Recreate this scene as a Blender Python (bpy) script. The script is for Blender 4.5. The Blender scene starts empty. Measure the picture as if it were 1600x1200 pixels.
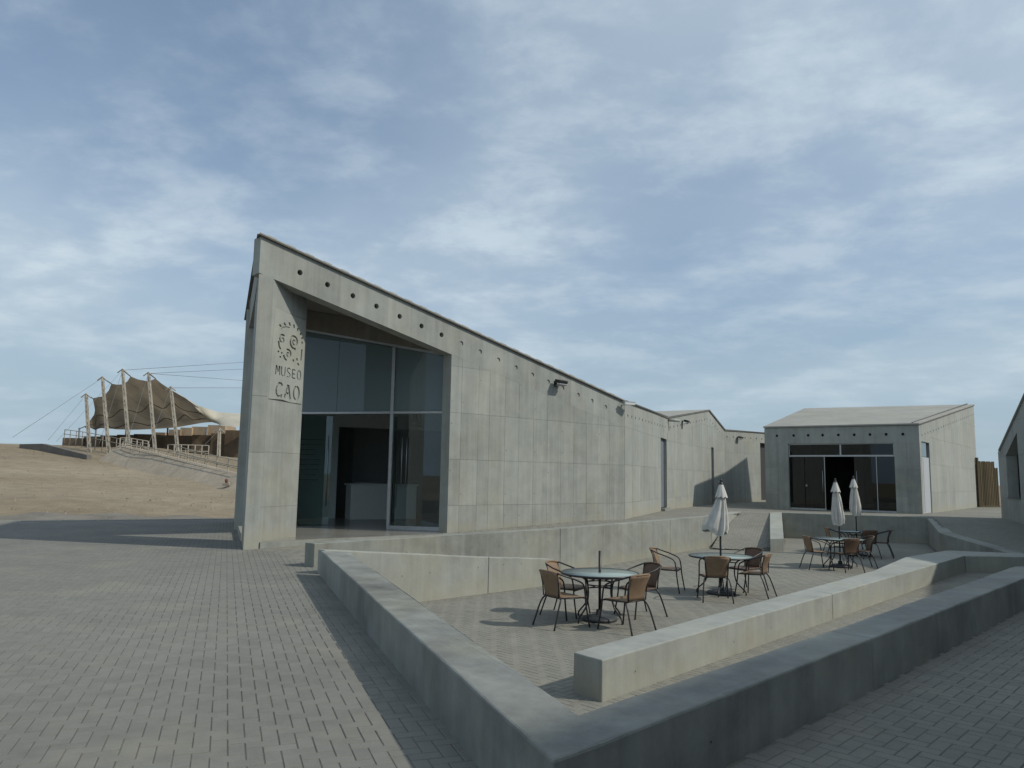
import bpy, bmesh, math, random
import numpy as np
from mathutils import Vector, Matrix

# ------------------------------------------------------------------ camera, world, sun, exposure
scene = bpy.context.scene
COL = scene.collection
FPX, PITCH, ROLL, EYE = 1200.0, math.atan(145 / 1200), 0.0172, 1.55
SUN_AZ = math.atan2(0.965, -0.26)          # direction towards the sun, clockwise from +Y
SUN_EL = math.radians(41.5)

cam_data = bpy.data.cameras.new('camera')
cam_data.sensor_fit = 'HORIZONTAL'
cam_data.sensor_width = 36.0
cam_data.lens = 36.0 * FPX / 1600.0
cam_data.clip_start = 0.05
cam_data.clip_end = 8000
cam = bpy.data.objects.new('camera', cam_data)
COL.objects.link(cam)
cam.matrix_world = (Matrix.Translation((0, 0, EYE)) @ Matrix.Rotation(math.pi / 2 + PITCH, 4, 'X')
                    @ Matrix.Rotation(ROLL, 4, 'Z'))
scene.camera = cam

world = bpy.data.worlds.new('World')
scene.world = world
world.use_nodes = True
wn, wl = world.node_tree.nodes, world.node_tree.links
wn.clear()


def wnode(t, **kw):
    n = wn.new(t)
    for k, v in kw.items():
        setattr(n, k, v)
    return n


sky = wnode('ShaderNodeTexSky', sky_type='NISHITA', sun_disc=False)
sky.sun_elevation = SUN_EL
sky.sun_rotation = SUN_AZ
sky.altitude = 20
sky.air_density = 1.0
sky.dust_density = 1.6
sky.ozone_density = 1.6
tc = wnode('ShaderNodeTexCoord')
sep = wnode('ShaderNodeSeparateXYZ')
wl.new(tc.outputs['Generated'], sep.inputs[0])


def wmath(op, a, b=None, clamp=False):
    n = wnode('ShaderNodeMath', operation=op)
    n.use_clamp = clamp
    for i, v in enumerate((a, b)):
        if v is None:
            continue
        if isinstance(v, (int, float)):
            n.inputs[i].default_value = v
        else:
            wl.new(v, n.inputs[i])
    return n.outputs[0]


zc = wmath('ADD', wmath('MAXIMUM', sep.outputs['Z'], 0.0), 0.19)
comb = wnode('ShaderNodeCombineXYZ')
wl.new(wmath('DIVIDE', sep.outputs['X'], zc), comb.inputs[0])
wl.new(wmath('DIVIDE', sep.outputs['Y'], zc), comb.inputs[1])


def wnoise(scale, detail, rough, dist, off, stretch=(1, 1, 1)):
    m = wnode('ShaderNodeMapping')
    m.inputs['Location'].default_value = off
    m.inputs['Scale'].default_value = stretch
    m.inputs['Rotation'].default_value = (0, 0, 0.35)
    wl.new(comb.outputs[0], m.inputs[0])
    n = wnode('ShaderNodeTexNoise')
    n.inputs['Scale'].default_value = scale
    n.inputs['Detail'].default_value = detail
    n.inputs['Roughness'].default_value = rough
    n.inputs['Distortion'].default_value = dist
    wl.new(m.outputs[0], n.inputs['Vector'])
    return n.outputs['Fac']


def wramp(v, lo, hi):
    n = wnode('ShaderNodeMapRange', interpolation_type='SMOOTHSTEP')
    n.inputs['From Min'].default_value = lo
    n.inputs['From Max'].default_value = hi
    wl.new(v, n.inputs['Value'])
    return n.outputs['Result']


big = wnoise(0.45, 5, 0.5, 0.3, (11.5, 2.7, 0.0), (1.0, 0.8, 1))
mid = wnoise(2.9, 12, 0.6, 0.12, (3.3, 0.2, 0.0), (1.0, 1.15, 1))
veil = wramp(big, 0.30, 0.62)
puff = wramp(mid, 0.40, 0.70)
dens = wmath('ADD', 0.30, wmath('ADD', wmath('MULTIPLY', veil, 0.52), wmath('MULTIPLY', puff, 0.20)), True)
white = wmath('ADD', wmath('MULTIPLY', veil, 0.50), wmath('MULTIPLY', puff, 0.48), True)
cloud_col = wnode('ShaderNodeMix', data_type='RGBA')
cloud_col.inputs['A'].default_value = (3.8, 4.95, 6.1, 1)
cloud_col.inputs['B'].default_value = (6.5, 7.5, 8.2, 1)
wl.new(white, cloud_col.inputs['Factor'])
mixc = wnode('ShaderNodeMix', data_type='RGBA')
wl.new(dens, mixc.inputs['Factor'])
tint = wnode('ShaderNodeMix', data_type='RGBA', blend_type='MULTIPLY')
tint.inputs['Factor'].default_value = 1.0
tint.inputs['B'].default_value = (0.92, 1.04, 1.14, 1)
wl.new(sky.outputs['Color'], tint.inputs['A'])
wl.new(tint.outputs['Result'], mixc.inputs['A'])
wl.new(cloud_col.outputs['Result'], mixc.inputs['B'])
bg = wnode('ShaderNodeBackground')
bg.inputs['Strength'].default_value = 0.10
hz = wnode('ShaderNodeMapRange', interpolation_type='SMOOTHSTEP')      # haze evens the cloud out towards the horizon
hz.inputs['From Min'].default_value = 0.0
hz.inputs['From Max'].default_value = 0.30
hz.inputs['To Min'].default_value = 0.72
hz.inputs['To Max'].default_value = 0.0
wl.new(sep.outputs['Z'], hz.inputs['Value'])
hazed = wnode('ShaderNodeMix', data_type='RGBA')
wl.new(hz.outputs['Result'], hazed.inputs['Factor'])
wl.new(mixc.outputs['Result'], hazed.inputs['A'])
hazed.inputs['B'].default_value = (3.75, 4.95, 5.85, 1)
wl.new(hazed.outputs['Result'], bg.inputs['Color'])
wo = wnode('ShaderNodeOutputWorld')
wl.new(bg.outputs[0], wo.inputs['Surface'])

sun_data = bpy.data.lights.new('sun', 'SUN')
sun_data.energy = 2.8
sun_data.angle = math.radians(1.3)
sun_data.color = (1.0, 0.945, 0.835)
sun = bpy.data.objects.new('sun', sun_data)
COL.objects.link(sun)
SUNV = Vector((math.cos(SUN_EL) * math.sin(SUN_AZ), math.cos(SUN_EL) * math.cos(SUN_AZ), math.sin(SUN_EL)))
sun.rotation_euler = SUNV.to_track_quat('Z', 'Y').to_euler()
sun.location = SUNV * 60

scene.view_settings.view_transform = 'Standard'
scene.view_settings.look = 'None'
scene.view_settings.exposure = 0.0
scene.view_settings.gamma = 1.0
scene.view_settings.use_curve_mapping = False
scene.render.engine = 'CYCLES'
scene.cycles.use_denoising = True
scene.cycles.max_bounces = 8
scene.cycles.transparent_max_bounces = 16

rnd = random.Random(7)

# ------------------------------------------------------------------ helpers
_F = Vector((0, math.cos(PITCH), math.sin(PITCH)))
_U0 = Vector((0, -math.sin(PITCH), math.cos(PITCH)))
_R = Vector((1, 0, 0)) * math.cos(ROLL) + _U0 * math.sin(ROLL)
_U = _U0 * math.cos(ROLL) - Vector((1, 0, 0)) * math.sin(ROLL)


def at(px, py, Y):
    """surveyed direction (photo pixel) and distance -> point in the place"""
    d = _F + _R * ((px - 800) / FPX) - _U * ((py - 600) / FPX)
    return Vector((0, 0, EYE)) + d * (Y / d.y)


def link(name, me, mat=None, parent=None):
    o = bpy.data.objects.new(name, me)
    COL.objects.link(o)
    if mat is not None and len(me.materials) == 0:
        me.materials.append(mat)
    if parent is not None:
        o.parent = parent
    return o


def mesh(name, verts, faces, mat, parent=None, smooth=False):
    me = bpy.data.meshes.new(name)
    me.from_pydata([tuple(v) for v in verts], [], faces)
    me.materials.append(mat)
    if smooth:
        me.polygons.foreach_set('use_smooth', [True] * len(me.polygons))
    me.update()
    return link(name, me, None, parent)


def from_bm(name, bm, mat, parent=None, smooth=False):
    me = bpy.data.meshes.new(name)
    bmesh.ops.recalc_face_normals(bm, faces=bm.faces)
    bm.to_mesh(me)
    bm.free()
    me.materials.append(mat)
    if smooth:
        me.polygons.foreach_set('use_smooth', [True] * len(me.polygons))
    return link(name, me, None, parent)


def tag(o, label=None, cat=None, group=None, kind=None):
    if label:
        o['label'] = label
    if cat:
        o['category'] = cat
    if group:
        o['group'] = group
    if kind:
        o['kind'] = kind
    return o


def thing(name, label, cat, loc=(0, 0, 0), rz=0.0, group=None):
    o = bpy.data.objects.new(name, None)
    o.empty_display_size = 0.2
    COL.objects.link(o)
    o.location = loc
    o.rotation_euler = (0, 0, rz)
    return tag(o, label, cat, group)


def copy_tree(o, parent=None):
    c = o.copy()
    COL.objects.link(c)
    if parent is not None:
        c.parent = parent
    for ch in list(o.children):
        copy_tree(ch, c)
    return c


def bm_prism(bm, poly, zb, zt):
    """vertical prism; zb / zt number or list per corner"""
    n = len(poly)
    zb = zb if isinstance(zb, (list, tuple)) else [zb] * n
    zt = zt if isinstance(zt, (list, tuple)) else [zt] * n
    lo = [bm.verts.new((p[0], p[1], zb[i])) for i, p in enumerate(poly)]
    hi = [bm.verts.new((p[0], p[1], zt[i])) for i, p in enumerate(poly)]
    fs = [bm.faces.new(lo[::-1]), bm.faces.new(hi)]
    for i in range(n):
        j = (i + 1) % n
        fs.append(bm.faces.new((lo[i], lo[j], hi[j], hi[i])))
    return fs


def prism(name, poly, zb, zt, mat, parent=None, bevel=0.0, seg=2, rough_edge=False):
    bm = bmesh.new()
    bm_prism(bm, poly, zb, zt)
    bmesh.ops.recalc_face_normals(bm, faces=bm.faces)
    if bevel:
        bmesh.ops.bevel(bm, geom=list(bm.edges), offset=bevel, segments=seg, profile=0.5, affect='EDGES')
        if rough_edge:
            for _ in range(7):
                long = [e for e in bm.edges if e.calc_length() > 0.16]
                if not long:
                    break
                bmesh.ops.subdivide_edges(bm, edges=long, cuts=1)
            from mathutils import noise as _n
            for v in bm.verts:
                v.co += _n.noise_vector(v.co * 2.3) * 0.0045 + _n.noise_vector(v.co * 9.0) * 0.0028
    return from_bm(name, bm, mat, parent)


def bm_box(bm, M, sx, sy, sz):
    """box centred at M's origin"""
    r = bmesh.ops.create_cube(bm, size=1.0, matrix=M @ Matrix.Diagonal((sx, sy, sz, 1)))
    return r['verts']


def box(name, M, sx, sy, sz, mat, parent=None, bevel=0.0):
    bm = bmesh.new()
    bm_box(bm, M, sx, sy, sz)
    if bevel:
        bmesh.ops.bevel(bm, geom=list(bm.edges), offset=bevel, segments=2, profile=0.5, affect='EDGES')
    return from_bm(name, bm, mat, parent)


def bm_tube(bm, pts, r, n=8, closed=False, caps=True):
    pts = [Vector(p) for p in pts]
    N = len(pts)
    rr = r if isinstance(r, (list, tuple)) else [r] * N
    rings = []
    up = None
    for i, p in enumerate(pts):
        a = pts[i - 1] if (i > 0 or closed) else p
        b = pts[(i + 1) % N] if (i < N - 1 or closed) else p
        t = (b - a).normalized()
        if up is None:
            up = Vector((0, 0, 1)) if abs(t.z) < 0.9 else Vector((1, 0, 0))
        x = t.cross(up)
        if x.length < 1e-5:
            x = t.cross(Vector((0.3, 0.8, 0.1)))
        x.normalize()
        y = x.cross(t).normalized()
        up = y
        rings.append([bm.verts.new(p + (x * math.cos(2 * math.pi * k / n) + y * math.sin(2 * math.pi * k / n)) * rr[i])
                      for k in range(n)])
    for i in range(N if closed else N - 1):
        A, B = rings[i], rings[(i + 1) % N]
        for k in range(n):
            bm.faces.new((A[k], A[(k + 1) % n], B[(k + 1) % n], B[k]))
    if caps and not closed:
        bm.faces.new(rings[0][::-1])
        bm.faces.new(rings[-1])


def tube(name, pts, r, mat, parent=None, n=8, closed=False):
    bm = bmesh.new()
    bm_tube(bm, pts, r, n, closed)
    return from_bm(name, bm, mat, parent, smooth=True)


def spline(pts, k=6):
    """Catmull-Rom through pts"""
    P = [Vector(p) for p in pts]
    P = [P[0] * 2 - P[1]] + P + [P[-1] * 2 - P[-2]]
    out = []
    for i in range(1, len(P) - 2):
        a, b, c, d = P[i - 1:i + 3]
        for j in range(k):
            t = j / k
            out.append(0.5 * ((2 * b) + (c - a) * t + (2 * a - 5 * b + 4 * c - d) * t * t + (3 * b - a - 3 * c + d) * t ** 3))
    out.append(P[-2])
    return out


def lathe(name, prof, mat, parent=None, n=24, smooth=True):
    bm = bmesh.new()
    rings = []
    for r, zz in prof:
        rings.append([bm.verts.new((r * math.cos(2 * math.pi * k / n), r * math.sin(2 * math.pi * k / n), zz)) for k in range(n)])
    for A, B in zip(rings, rings[1:]):
        for k in range(n):
            bm.faces.new((A[k], A[(k + 1) % n], B[(k + 1) % n], B[k]))
    bm.faces.new(rings[0][::-1])
    bm.faces.new(rings[-1])
    o = from_bm(name, bm, mat, parent)
    if smooth:
        me = o.data
        me.polygons.foreach_set('use_smooth', [len(p.vertices) == 4 for p in me.polygons])
    return o


def sstep(a, b, x):
    t = min(1.0, max(0.0, (x - a) / (b - a)))
    return t * t * (3 - 2 * t)


# ------------------------------------------------------------------ materials
class Mat:
    def __init__(self, name):
        self.m = bpy.data.materials.new(name)
        self.m.use_nodes = True
        self.n, self.l = self.m.node_tree.nodes, self.m.node_tree.links
        self.b = self.n['Principled BSDF']
        self.out = self.n['Material Output']
        self._pos = None

    def node(self, t, **kw):
        x = self.n.new(t)
        for k, v in kw.items():
            setattr(x, k, v)
        return x

    def pos(self):
        if self._pos is None:
            self._pos = self.node('ShaderNodeNewGeometry')
        return self._pos.outputs['Position']

    def noise(self, scale, detail=4, rough=0.55, stretch=None, dist=0.0, vec=None):
        n = self.node('ShaderNodeTexNoise')
        n.inputs['Scale'].default_value = scale
        n.inputs['Detail'].default_value = detail
        n.inputs['Roughness'].default_value = rough
        n.inputs['Distortion'].default_value = dist
        v = vec or self.pos()
        if stretch:
            mp = self.node('ShaderNodeMapping')
            mp.inputs['Scale'].default_value = stretch
            self.l.new(v, mp.inputs[0])
            v = mp.outputs[0]
        self.l.new(v, n.inputs['Vector'])
        return n.outputs['Fac']

    def rng(self, v, a, b, c, d, smooth=False):
        n = self.node('ShaderNodeMapRange')
        if smooth:
            n.interpolation_type = 'SMOOTHSTEP'
        n.inputs['From Min'].default_value = a
        n.inputs['From Max'].default_value = b
        n.inputs['To Min'].default_value = c
        n.inputs['To Max'].default_value = d
        self.l.new(v, n.inputs['Value'])
        return n.outputs['Result']

    def math(self, op, a, b=None, clamp=False):
        n = self.node('ShaderNodeMath', operation=op)
        n.use_clamp = clamp
        for i, v in enumerate((a, b)):
            if v is None:
                continue
            if isinstance(v, (int, float)):
                n.inputs[i].default_value = v
            else:
                self.l.new(v, n.inputs[i])
        return n.outputs[0]

    def mix(self, f, a, b, mode='MIX'):
        n = self.node('ShaderNodeMix', data_type='RGBA', blend_type=mode)
        for nm, v in (('Factor', f), ('A', a), ('B', b)):
            if isinstance(v, (int, float)):
                n.inputs[nm].default_value = v
            elif isinstance(v, tuple):
                n.inputs[nm].default_value = (v[0], v[1], v[2], 1)
            else:
                self.l.new(v, n.inputs[nm])
        return n.outputs['Result']

    def val(self, col, f):
        """multiply colour by scalar"""
        n = self.node('ShaderNodeVectorMath', operation='SCALE')
        if isinstance(col, tuple):
            n.inputs[0].default_value = col[:3]
        else:
            self.l.new(col, n.inputs[0])
        if isinstance(f, (int, float)):
            n.inputs['Scale'].default_value = f
        else:
            self.l.new(f, n.inputs['Scale'])
        return n.outputs[0]

    def color(self, c):
        if isinstance(c, tuple):
            self.b.inputs['Base Color'].default_value = (c[0], c[1], c[2], 1)
        else:
            self.l.new(c, self.b.inputs['Base Color'])

    def rough(self, r, spec=0.3, metal=0.0):
        if isinstance(r, (int, float)):
            self.b.inputs['Roughness'].default_value = r
        else:
            self.l.new(r, self.b.inputs['Roughness'])
        self.b.inputs['Specular IOR Level'].default_value = spec
        self.b.inputs['Metallic'].default_value = metal

    def bump(self, h, strength=0.3, dist=0.01):
        n = self.node('ShaderNodeBump')
        n.inputs['Strength'].default_value = strength
        n.inputs['Distance'].default_value = dist
        self.l.new(h, n.inputs['Height'])
        self.l.new(n.outputs[0], self.b.inputs['Normal'])

    def piece(self):
        """random number per piece: per object and per loose island"""
        g = self.node('ShaderNodeNewGeometry')
        o = self.node('ShaderNodeObjectInfo')
        return self.math('FRACT', self.math('ADD', g.outputs['Random Per Island'], o.outputs['Random']))


def simple(name, col, rough=0.5, spec=0.4, metal=0.0, var=0.0, scale=8.0):
    M = Mat(name)
    if var:
        M.color(M.val(col, M.rng(M.noise(scale, 5), 0.3, 0.7, 1 - var, 1 + var)))
    else:
        M.color(col)
    M.rough(rough, spec, metal)
    return M.m


def concrete(name, base, stain=0.25, streak=0.25, piece=0.08, dirt_z=None, dirt=0.6, board=False):
    M = Mat(name)
    cl = M.noise(0.55, 7, 0.62)
    md = M.noise(3.2, 6, 0.6)
    fi = M.noise(38, 4, 0.6)
    st = M.noise(2.1, 5, 0.6, (3.0, 3.0, 0.16))
    f = M.math('ADD', M.rng(cl, 0.3, 0.7, -stain, stain), M.rng(md, 0.3, 0.7, -stain * 0.6, stain * 0.6))
    f = M.math('ADD', f, M.rng(fi, 0.25, 0.75, -0.05, 0.05))
    f = M.math('ADD', f, M.rng(st, 0.3, 0.7, -streak, streak))
    f = M.math('ADD', f, M.math('MULTIPLY', M.math('SUBTRACT', M.piece(), 0.5), 2 * piece))
    c = M.val(base, M.math('ADD', f, 1.0))
    warm = M.mix(M.rng(M.noise(0.9, 5), 0.45, 0.7, 0, 0.5), c, M.val((base[0] * 1.06, base[1] * 1.0, base[2] * 0.86), M.math('ADD', f, 1.0)))
    c = warm
    # pin holes and small blow holes of cast concrete
    vo = M.node('ShaderNodeTexVoronoi')
    vo.inputs['Scale'].default_value = 9.0
    M.l.new(M.pos(), vo.inputs['Vector'])
    pits = M.rng(vo.outputs['Distance'], 0.035, 0.075, 1.0, 0.0, True)
    pits = M.math('MULTIPLY', pits, M.rng(M.noise(1.3, 3), 0.5, 0.62, 0, 0.55, True))
    c = M.mix(pits, c, (base[0] * 0.35, base[1] * 0.35, base[2] * 0.33))
    if dirt_z is not None:
        # wind-blown sand splashed on the foot of the wall, with an uneven upper edge
        sp = M.node('ShaderNodeSeparateXYZ')
        M.l.new(M.pos(), sp.inputs[0])
        zz = M.math('ADD', sp.outputs['Z'], M.rng(M.noise(1.6, 6, 0.65), 0.25, 0.75, -0.22, 0.22))
        d = M.rng(zz, dirt_z, dirt_z + 0.34, dirt, 0.0, True)
        c = M.mix(d, c, (0.33, 0.305, 0.225))
    M.color(c)
    M.rough(M.rng(md, 0.3, 0.7, 0.62, 0.88), 0.3)
    h = M.math('ADD', M.math('MULTIPLY', fi, 0.5), M.math('MULTIPLY', md, 0.8))
    M.bump(h, 0.22, 0.006)
    return M.m


M_WALL = concrete('board_marked_concrete', (0.276, 0.289, 0.27), 0.15, 0.12, 0.075, 0.20, 0.4)
M_WALL_TER = concrete('wing_concrete', (0.292, 0.306, 0.287), 0.10, 0.12, 0.05, 0.40, 0.45)
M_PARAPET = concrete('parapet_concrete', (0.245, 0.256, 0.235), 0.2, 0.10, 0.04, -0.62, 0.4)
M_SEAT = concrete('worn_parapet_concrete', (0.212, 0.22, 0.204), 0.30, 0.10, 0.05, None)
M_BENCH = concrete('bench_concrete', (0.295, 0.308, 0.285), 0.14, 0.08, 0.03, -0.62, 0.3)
M_ROOF = concrete('roof_concrete', (0.315, 0.31, 0.28), 0.14, 0.05, 0.05, None)
M_PLASTER = concrete('sign_plaster', (0.30, 0.314, 0.288), 0.12, 0.05, 0.0, None)
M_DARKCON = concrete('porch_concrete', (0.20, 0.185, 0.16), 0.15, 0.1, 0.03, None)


def paver_mat(name, base, sandy=0.35):
    M = Mat(name)
    p = M.piece()
    f = M.math('ADD', M.rng(p, 0, 1, -0.055, 0.055), M.rng(M.noise(0.35, 5, 0.6), 0.3, 0.7, -0.12, 0.12))
    f = M.math('ADD', f, M.rng(M.noise(90, 3, 0.7), 0.25, 0.75, -0.12, 0.12))
    f = M.math('ADD', f, M.rng(M.noise(6, 5, 0.6), 0.3, 0.7, -0.08, 0.08))
    c = M.val(base, M.math('ADD', f, 1.0))
    sand = M.rng(M.noise(0.8, 6, 0.62), 0.48, 0.72, 0.0, sandy, True)
    c = M.mix(sand, c, (0.255, 0.24, 0.195))
    M.color(c)
    M.rough(0.85, 0.25)
    M.bump(M.noise(140, 3, 0.7), 0.25, 0.003)
    return M.m


M_PAVER = paver_mat('grey_paver', (0.184, 0.181, 0.162), 0.5)
M_PAVER2 = paver_mat('plaza_paver', (0.207, 0.203, 0.177), 0.5)


def joint_mat():
    M = Mat('joint_sand')
    s = M.rng(M.noise(0.9, 5, 0.6), 0.38, 0.62, 0.0, 1.0, True)
    M.color(M.mix(s, (0.112, 0.11, 0.10), (0.175, 0.168, 0.145)))
    M.rough(0.95, 0.1)
    return M.m


M_JOINT = joint_mat()


def sand_mat(name, a, b, scale=0.06):
    M = Mat(name)
    n1 = M.noise(scale, 8, 0.62, None, 0.6)
    n2 = M.noise(1.1, 7, 0.68)
    n3 = M.noise(0.035, 5, 0.6, (0.35, 1.6, 1))
    c = M.mix(M.rng(n1, 0.35, 0.65, 0, 1, True), a, b)
    c = M.mix(M.rng(n3, 0.42, 0.62, 0, 0.55, True), c, (a[0] * 0.78, a[1] * 0.72, a[2] * 0.66))
    c = M.val(c, M.rng(n2, 0.25, 0.75, 0.78, 1.2))
    rocks = M.rng(M.noise(3.3, 5, 0.7), 0.62, 0.72, 0, 0.6, True)
    c = M.mix(rocks, c, (a[0] * 0.55, a[1] * 0.52, a[2] * 0.5))
    M.color(c)
    M.rough(0.95, 0.1)
    M.bump(M.math('ADD', n2, M.noise(7, 6, 0.7)), 0.7, 0.06)
    return M.m


M_SAND = sand_mat('desert_sand', (0.242, 0.203, 0.147), (0.30, 0.255, 0.188))
M_GRAVEL = sand_mat('grey_gravel', (0.19, 0.18, 0.16), (0.235, 0.22, 0.19), 0.3)
M_METAL = simple('aluminium_frame', (0.42, 0.44, 0.45), 0.42, 0.5, 0.6, 0.08)
M_STEEL = simple('brushed_steel', (0.32, 0.33, 0.34), 0.4, 0.5, 1.0)
M_BLACK = simple('black_painted_steel', (0.018, 0.018, 0.02), 0.42, 0.5, 0.0, 0.2, 20)
M_FLASH = simple('dark_flashing', (0.11, 0.105, 0.095), 0.6, 0.3, 0.0, 0.2)
M_WHITE = simple('white_interior_paint', (0.82, 0.83, 0.82), 0.7, 0.2, 0.0, 0.03)
M_GREYIN = simple('grey_interior_paint', (0.42, 0.43, 0.44), 0.7, 0.2, 0.0, 0.05)
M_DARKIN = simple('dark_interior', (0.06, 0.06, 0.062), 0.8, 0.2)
M_DOORGREY = simple('blue_grey_door_paint', (0.16, 0.18, 0.215), 0.5, 0.4, 0.0, 0.06)
M_PALEDOOR = simple('pale_grey_door_paint', (0.40, 0.42, 0.44), 0.5, 0.4, 0.0, 0.05)
M_HOLE = simple('dark_hole', (0.05, 0.05, 0.048), 0.9, 0.1)
M_RUBBER = simple('rubber', (0.02, 0.02, 0.02), 0.8, 0.2)
M_BASE = simple('parasol_base_resin', (0.045, 0.05, 0.056), 0.55, 0.4, 0.0, 0.15, 12)
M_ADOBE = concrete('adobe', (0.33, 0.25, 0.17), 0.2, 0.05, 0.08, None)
M_ADOBE_SHADE = concrete('shaded_adobe', (0.16, 0.12, 0.085), 0.25, 0.1, 0.1, None)  # darker copy of the adobe, the shelter's shade put into its colour
M_RAIL = simple('weathered_pale_rail', (0.29, 0.262, 0.217), 0.8, 0.2, 0.0, 0.12, 2)
M_MAST = simple('pale_mast_paint', (0.34, 0.31, 0.26), 0.7, 0.3, 0.0, 0.25, 1.5)
M_CABLE = simple('steel_cable', (0.16, 0.16, 0.16), 0.5, 0.4, 0.3)
M_PALE = concrete('pale_path_wall', (0.34, 0.29, 0.225), 0.15, 0.1, 0.06, None)
M_REDBROWN = simple('red_brown_paint', (0.16, 0.06, 0.04), 0.6, 0.3, 0.0, 0.2, 20)
M_LETTER = simple('white_vinyl', (0.6, 0.62, 0.62), 0.6, 0.3)


def floor_mat():
    M = Mat('polished_floor')
    M.color(M.val((0.24, 0.235, 0.212), M.rng(M.noise(1.2, 6), 0.3, 0.7, 0.85, 1.15)))
    M.rough(0.22, 0.5)
    return M.m


M_FLOOR = floor_mat()


def glass_mat(name, tint, refl=1.0, extra=0.0, film=None):
    M = Mat(name)
    M.n.remove(M.b)
    tr = M.node('ShaderNodeBsdfTransparent')
    tr.inputs['Color'].default_value = (*tint, 1)
    gl = M.node('ShaderNodeBsdfGlossy')
    gl.inputs['Roughness'].default_value = 0.015
    gl.inputs['Color'].default_value = (0.92, 0.96, 1.0, 1)
    fr = M.node('ShaderNodeFresnel')
    fr.inputs['IOR'].default_value = 1.52
    f = M.math('ADD', M.math('MULTIPLY', fr.outputs[0], refl), extra, True)
    mx = M.node('ShaderNodeMixShader')
    M.l.new(f, mx.inputs[0])
    body = tr
    if film:
        di = M.node('ShaderNodeBsdfDiffuse')
        di.inputs['Color'].default_value = (*film, 1)
        body = M.node('ShaderNodeMixShader')
        body.inputs[0].default_value = 0.72
        M.l.new(tr.outputs[0], body.inputs[1])
        M.l.new(di.outputs[0], body.inputs[2])
    M.l.new(body.outputs[0], mx.inputs[1])
    M.l.new(gl.outputs[0], mx.inputs[2])
    M.l.new(mx.outputs[0], M.out.inputs['Surface'])
    return M.m


M_GLASS = glass_mat('clear_glass', (0.84, 0.90, 0.90), 1.1, 0.0)
M_GLASS_UP = glass_mat('film_covered_glass', (0.40, 0.52, 0.55), 0.8, 0.0, (0.19, 0.245, 0.255))
M_GLASS_DOOR = glass_mat('green_door_glass', (0.50, 0.66, 0.66), 1.2, 0.02)
M_GLASS_DK = glass_mat('dark_glass', (0.28, 0.33, 0.35), 1.0, 0.0)


def tabletop_mat():
    M = Mat('frosted_table_glass')
    M.color((0.27, 0.34, 0.325))  # sky reflection on the glass is put into this pale base colour
    M.rough(0.18, 0.6)
    M.bump(M.noise(160, 2, 0.5), 0.12, 0.002)
    return M.m


M_TGLASS = tabletop_mat()


def wicker_mat(name, a, b):
    M = Mat(name)
    tcn = M.node('ShaderNodeTexCoord')
    w = M.node('ShaderNodeTexWave', wave_type='BANDS', bands_direction='Z')
    w.inputs['Scale'].default_value = 38
    w.inputs['Distortion'].default_value = 0.8
    w2 = M.node('ShaderNodeTexWave', wave_type='BANDS', bands_direction='X')
    w2.inputs['Scale'].default_value = 30
    for k in (w, w2):
        M.l.new(tcn.outputs['Object'], k.inputs['Vector'])
    h = M.math('MULTIPLY', w.outputs['Fac'], w2.outputs['Fac'])
    nz = M.noise(9, 5, 0.6, None, 0, tcn.outputs['Object'])
    c = M.mix(M.rng(nz, 0.3, 0.7, 0, 1), a, b)
    c = M.val(c, M.rng(h, 0, 1, 0.72, 1.12))
    M.color(c)
    M.rough(0.55, 0.35)
    M.bump(h, 0.5, 0.004)
    return M.m


M_WICKER = wicker_mat('tan_wicker', (0.245, 0.16, 0.10), (0.315, 0.22, 0.145))
M_WICKER_DK = wicker_mat('brown_wicker', (0.13, 0.08, 0.055), (0.19, 0.12, 0.08))


def fabric_mat():
    M = Mat('parasol_fabric')
    M.color(M.val((0.56, 0.55, 0.52), M.rng(M.noise(5, 6, 0.6), 0.3, 0.7, 0.86, 1.08)))
    M.rough(0.9, 0.15)
    M.bump(M.noise(60, 3), 0.15, 0.004)
    return M.m


M_FABRIC = fabric_mat()


def canvas_mat(name, a):
    M = Mat(name)
    w = M.node('ShaderNodeTexWave', wave_type='BANDS', bands_direction='X')
    w.inputs['Scale'].default_value = 0.22
    w.inputs['Distortion'].default_value = 0.5
    M.l.new(M.pos(), w.inputs['Vector'])
    c = M.val(a, M.rng(M.noise(0.25, 6, 0.6), 0.3, 0.7, 0.82, 1.15))
    c = M.val(c, M.rng(w.outputs['Fac'], 0, 0.12, 0.86, 1.0, True))
    M.color(c)
    M.rough(0.9, 0.1)
    tl = M.node('ShaderNodeBsdfTranslucent')
    M.l.new(c, tl.inputs['Color'])
    mx = M.node('ShaderNodeMixShader')
    mx.inputs[0].default_value = 0.28
    M.l.new(M.b.outputs[0], mx.inputs[1])
    M.l.new(tl.outputs[0], mx.inputs[2])
    M.l.new(mx.outputs[0], M.out.inputs['Surface'])
    return M.m


M_CANVAS = canvas_mat('beige_canvas', (0.31, 0.265, 0.20))


def wood_mat():
    M = Mat('weathered_plank')
    n = M.noise(2.5, 6, 0.6, (6, 6, 0.5))
    c = M.mix(M.rng(n, 0.3, 0.7, 0, 1), (0.065, 0.052, 0.03), (0.125, 0.10, 0.058))
    c = M.val(c, M.rng(M.piece(), 0, 1, 0.7, 1.2))
    M.color(c)
    M.rough(0.8, 0.2)
    return M.m


M_WOOD = wood_mat()

# ------------------------------------------------------------------ ground
_gr = np.random.RandomState(3)
_bumps = [(_gr.uniform(-75, -8), _gr.uniform(30, 85), _gr.uniform(1.5, 7), _gr.uniform(-.22, .25)) for _ in range(70)]


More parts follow.
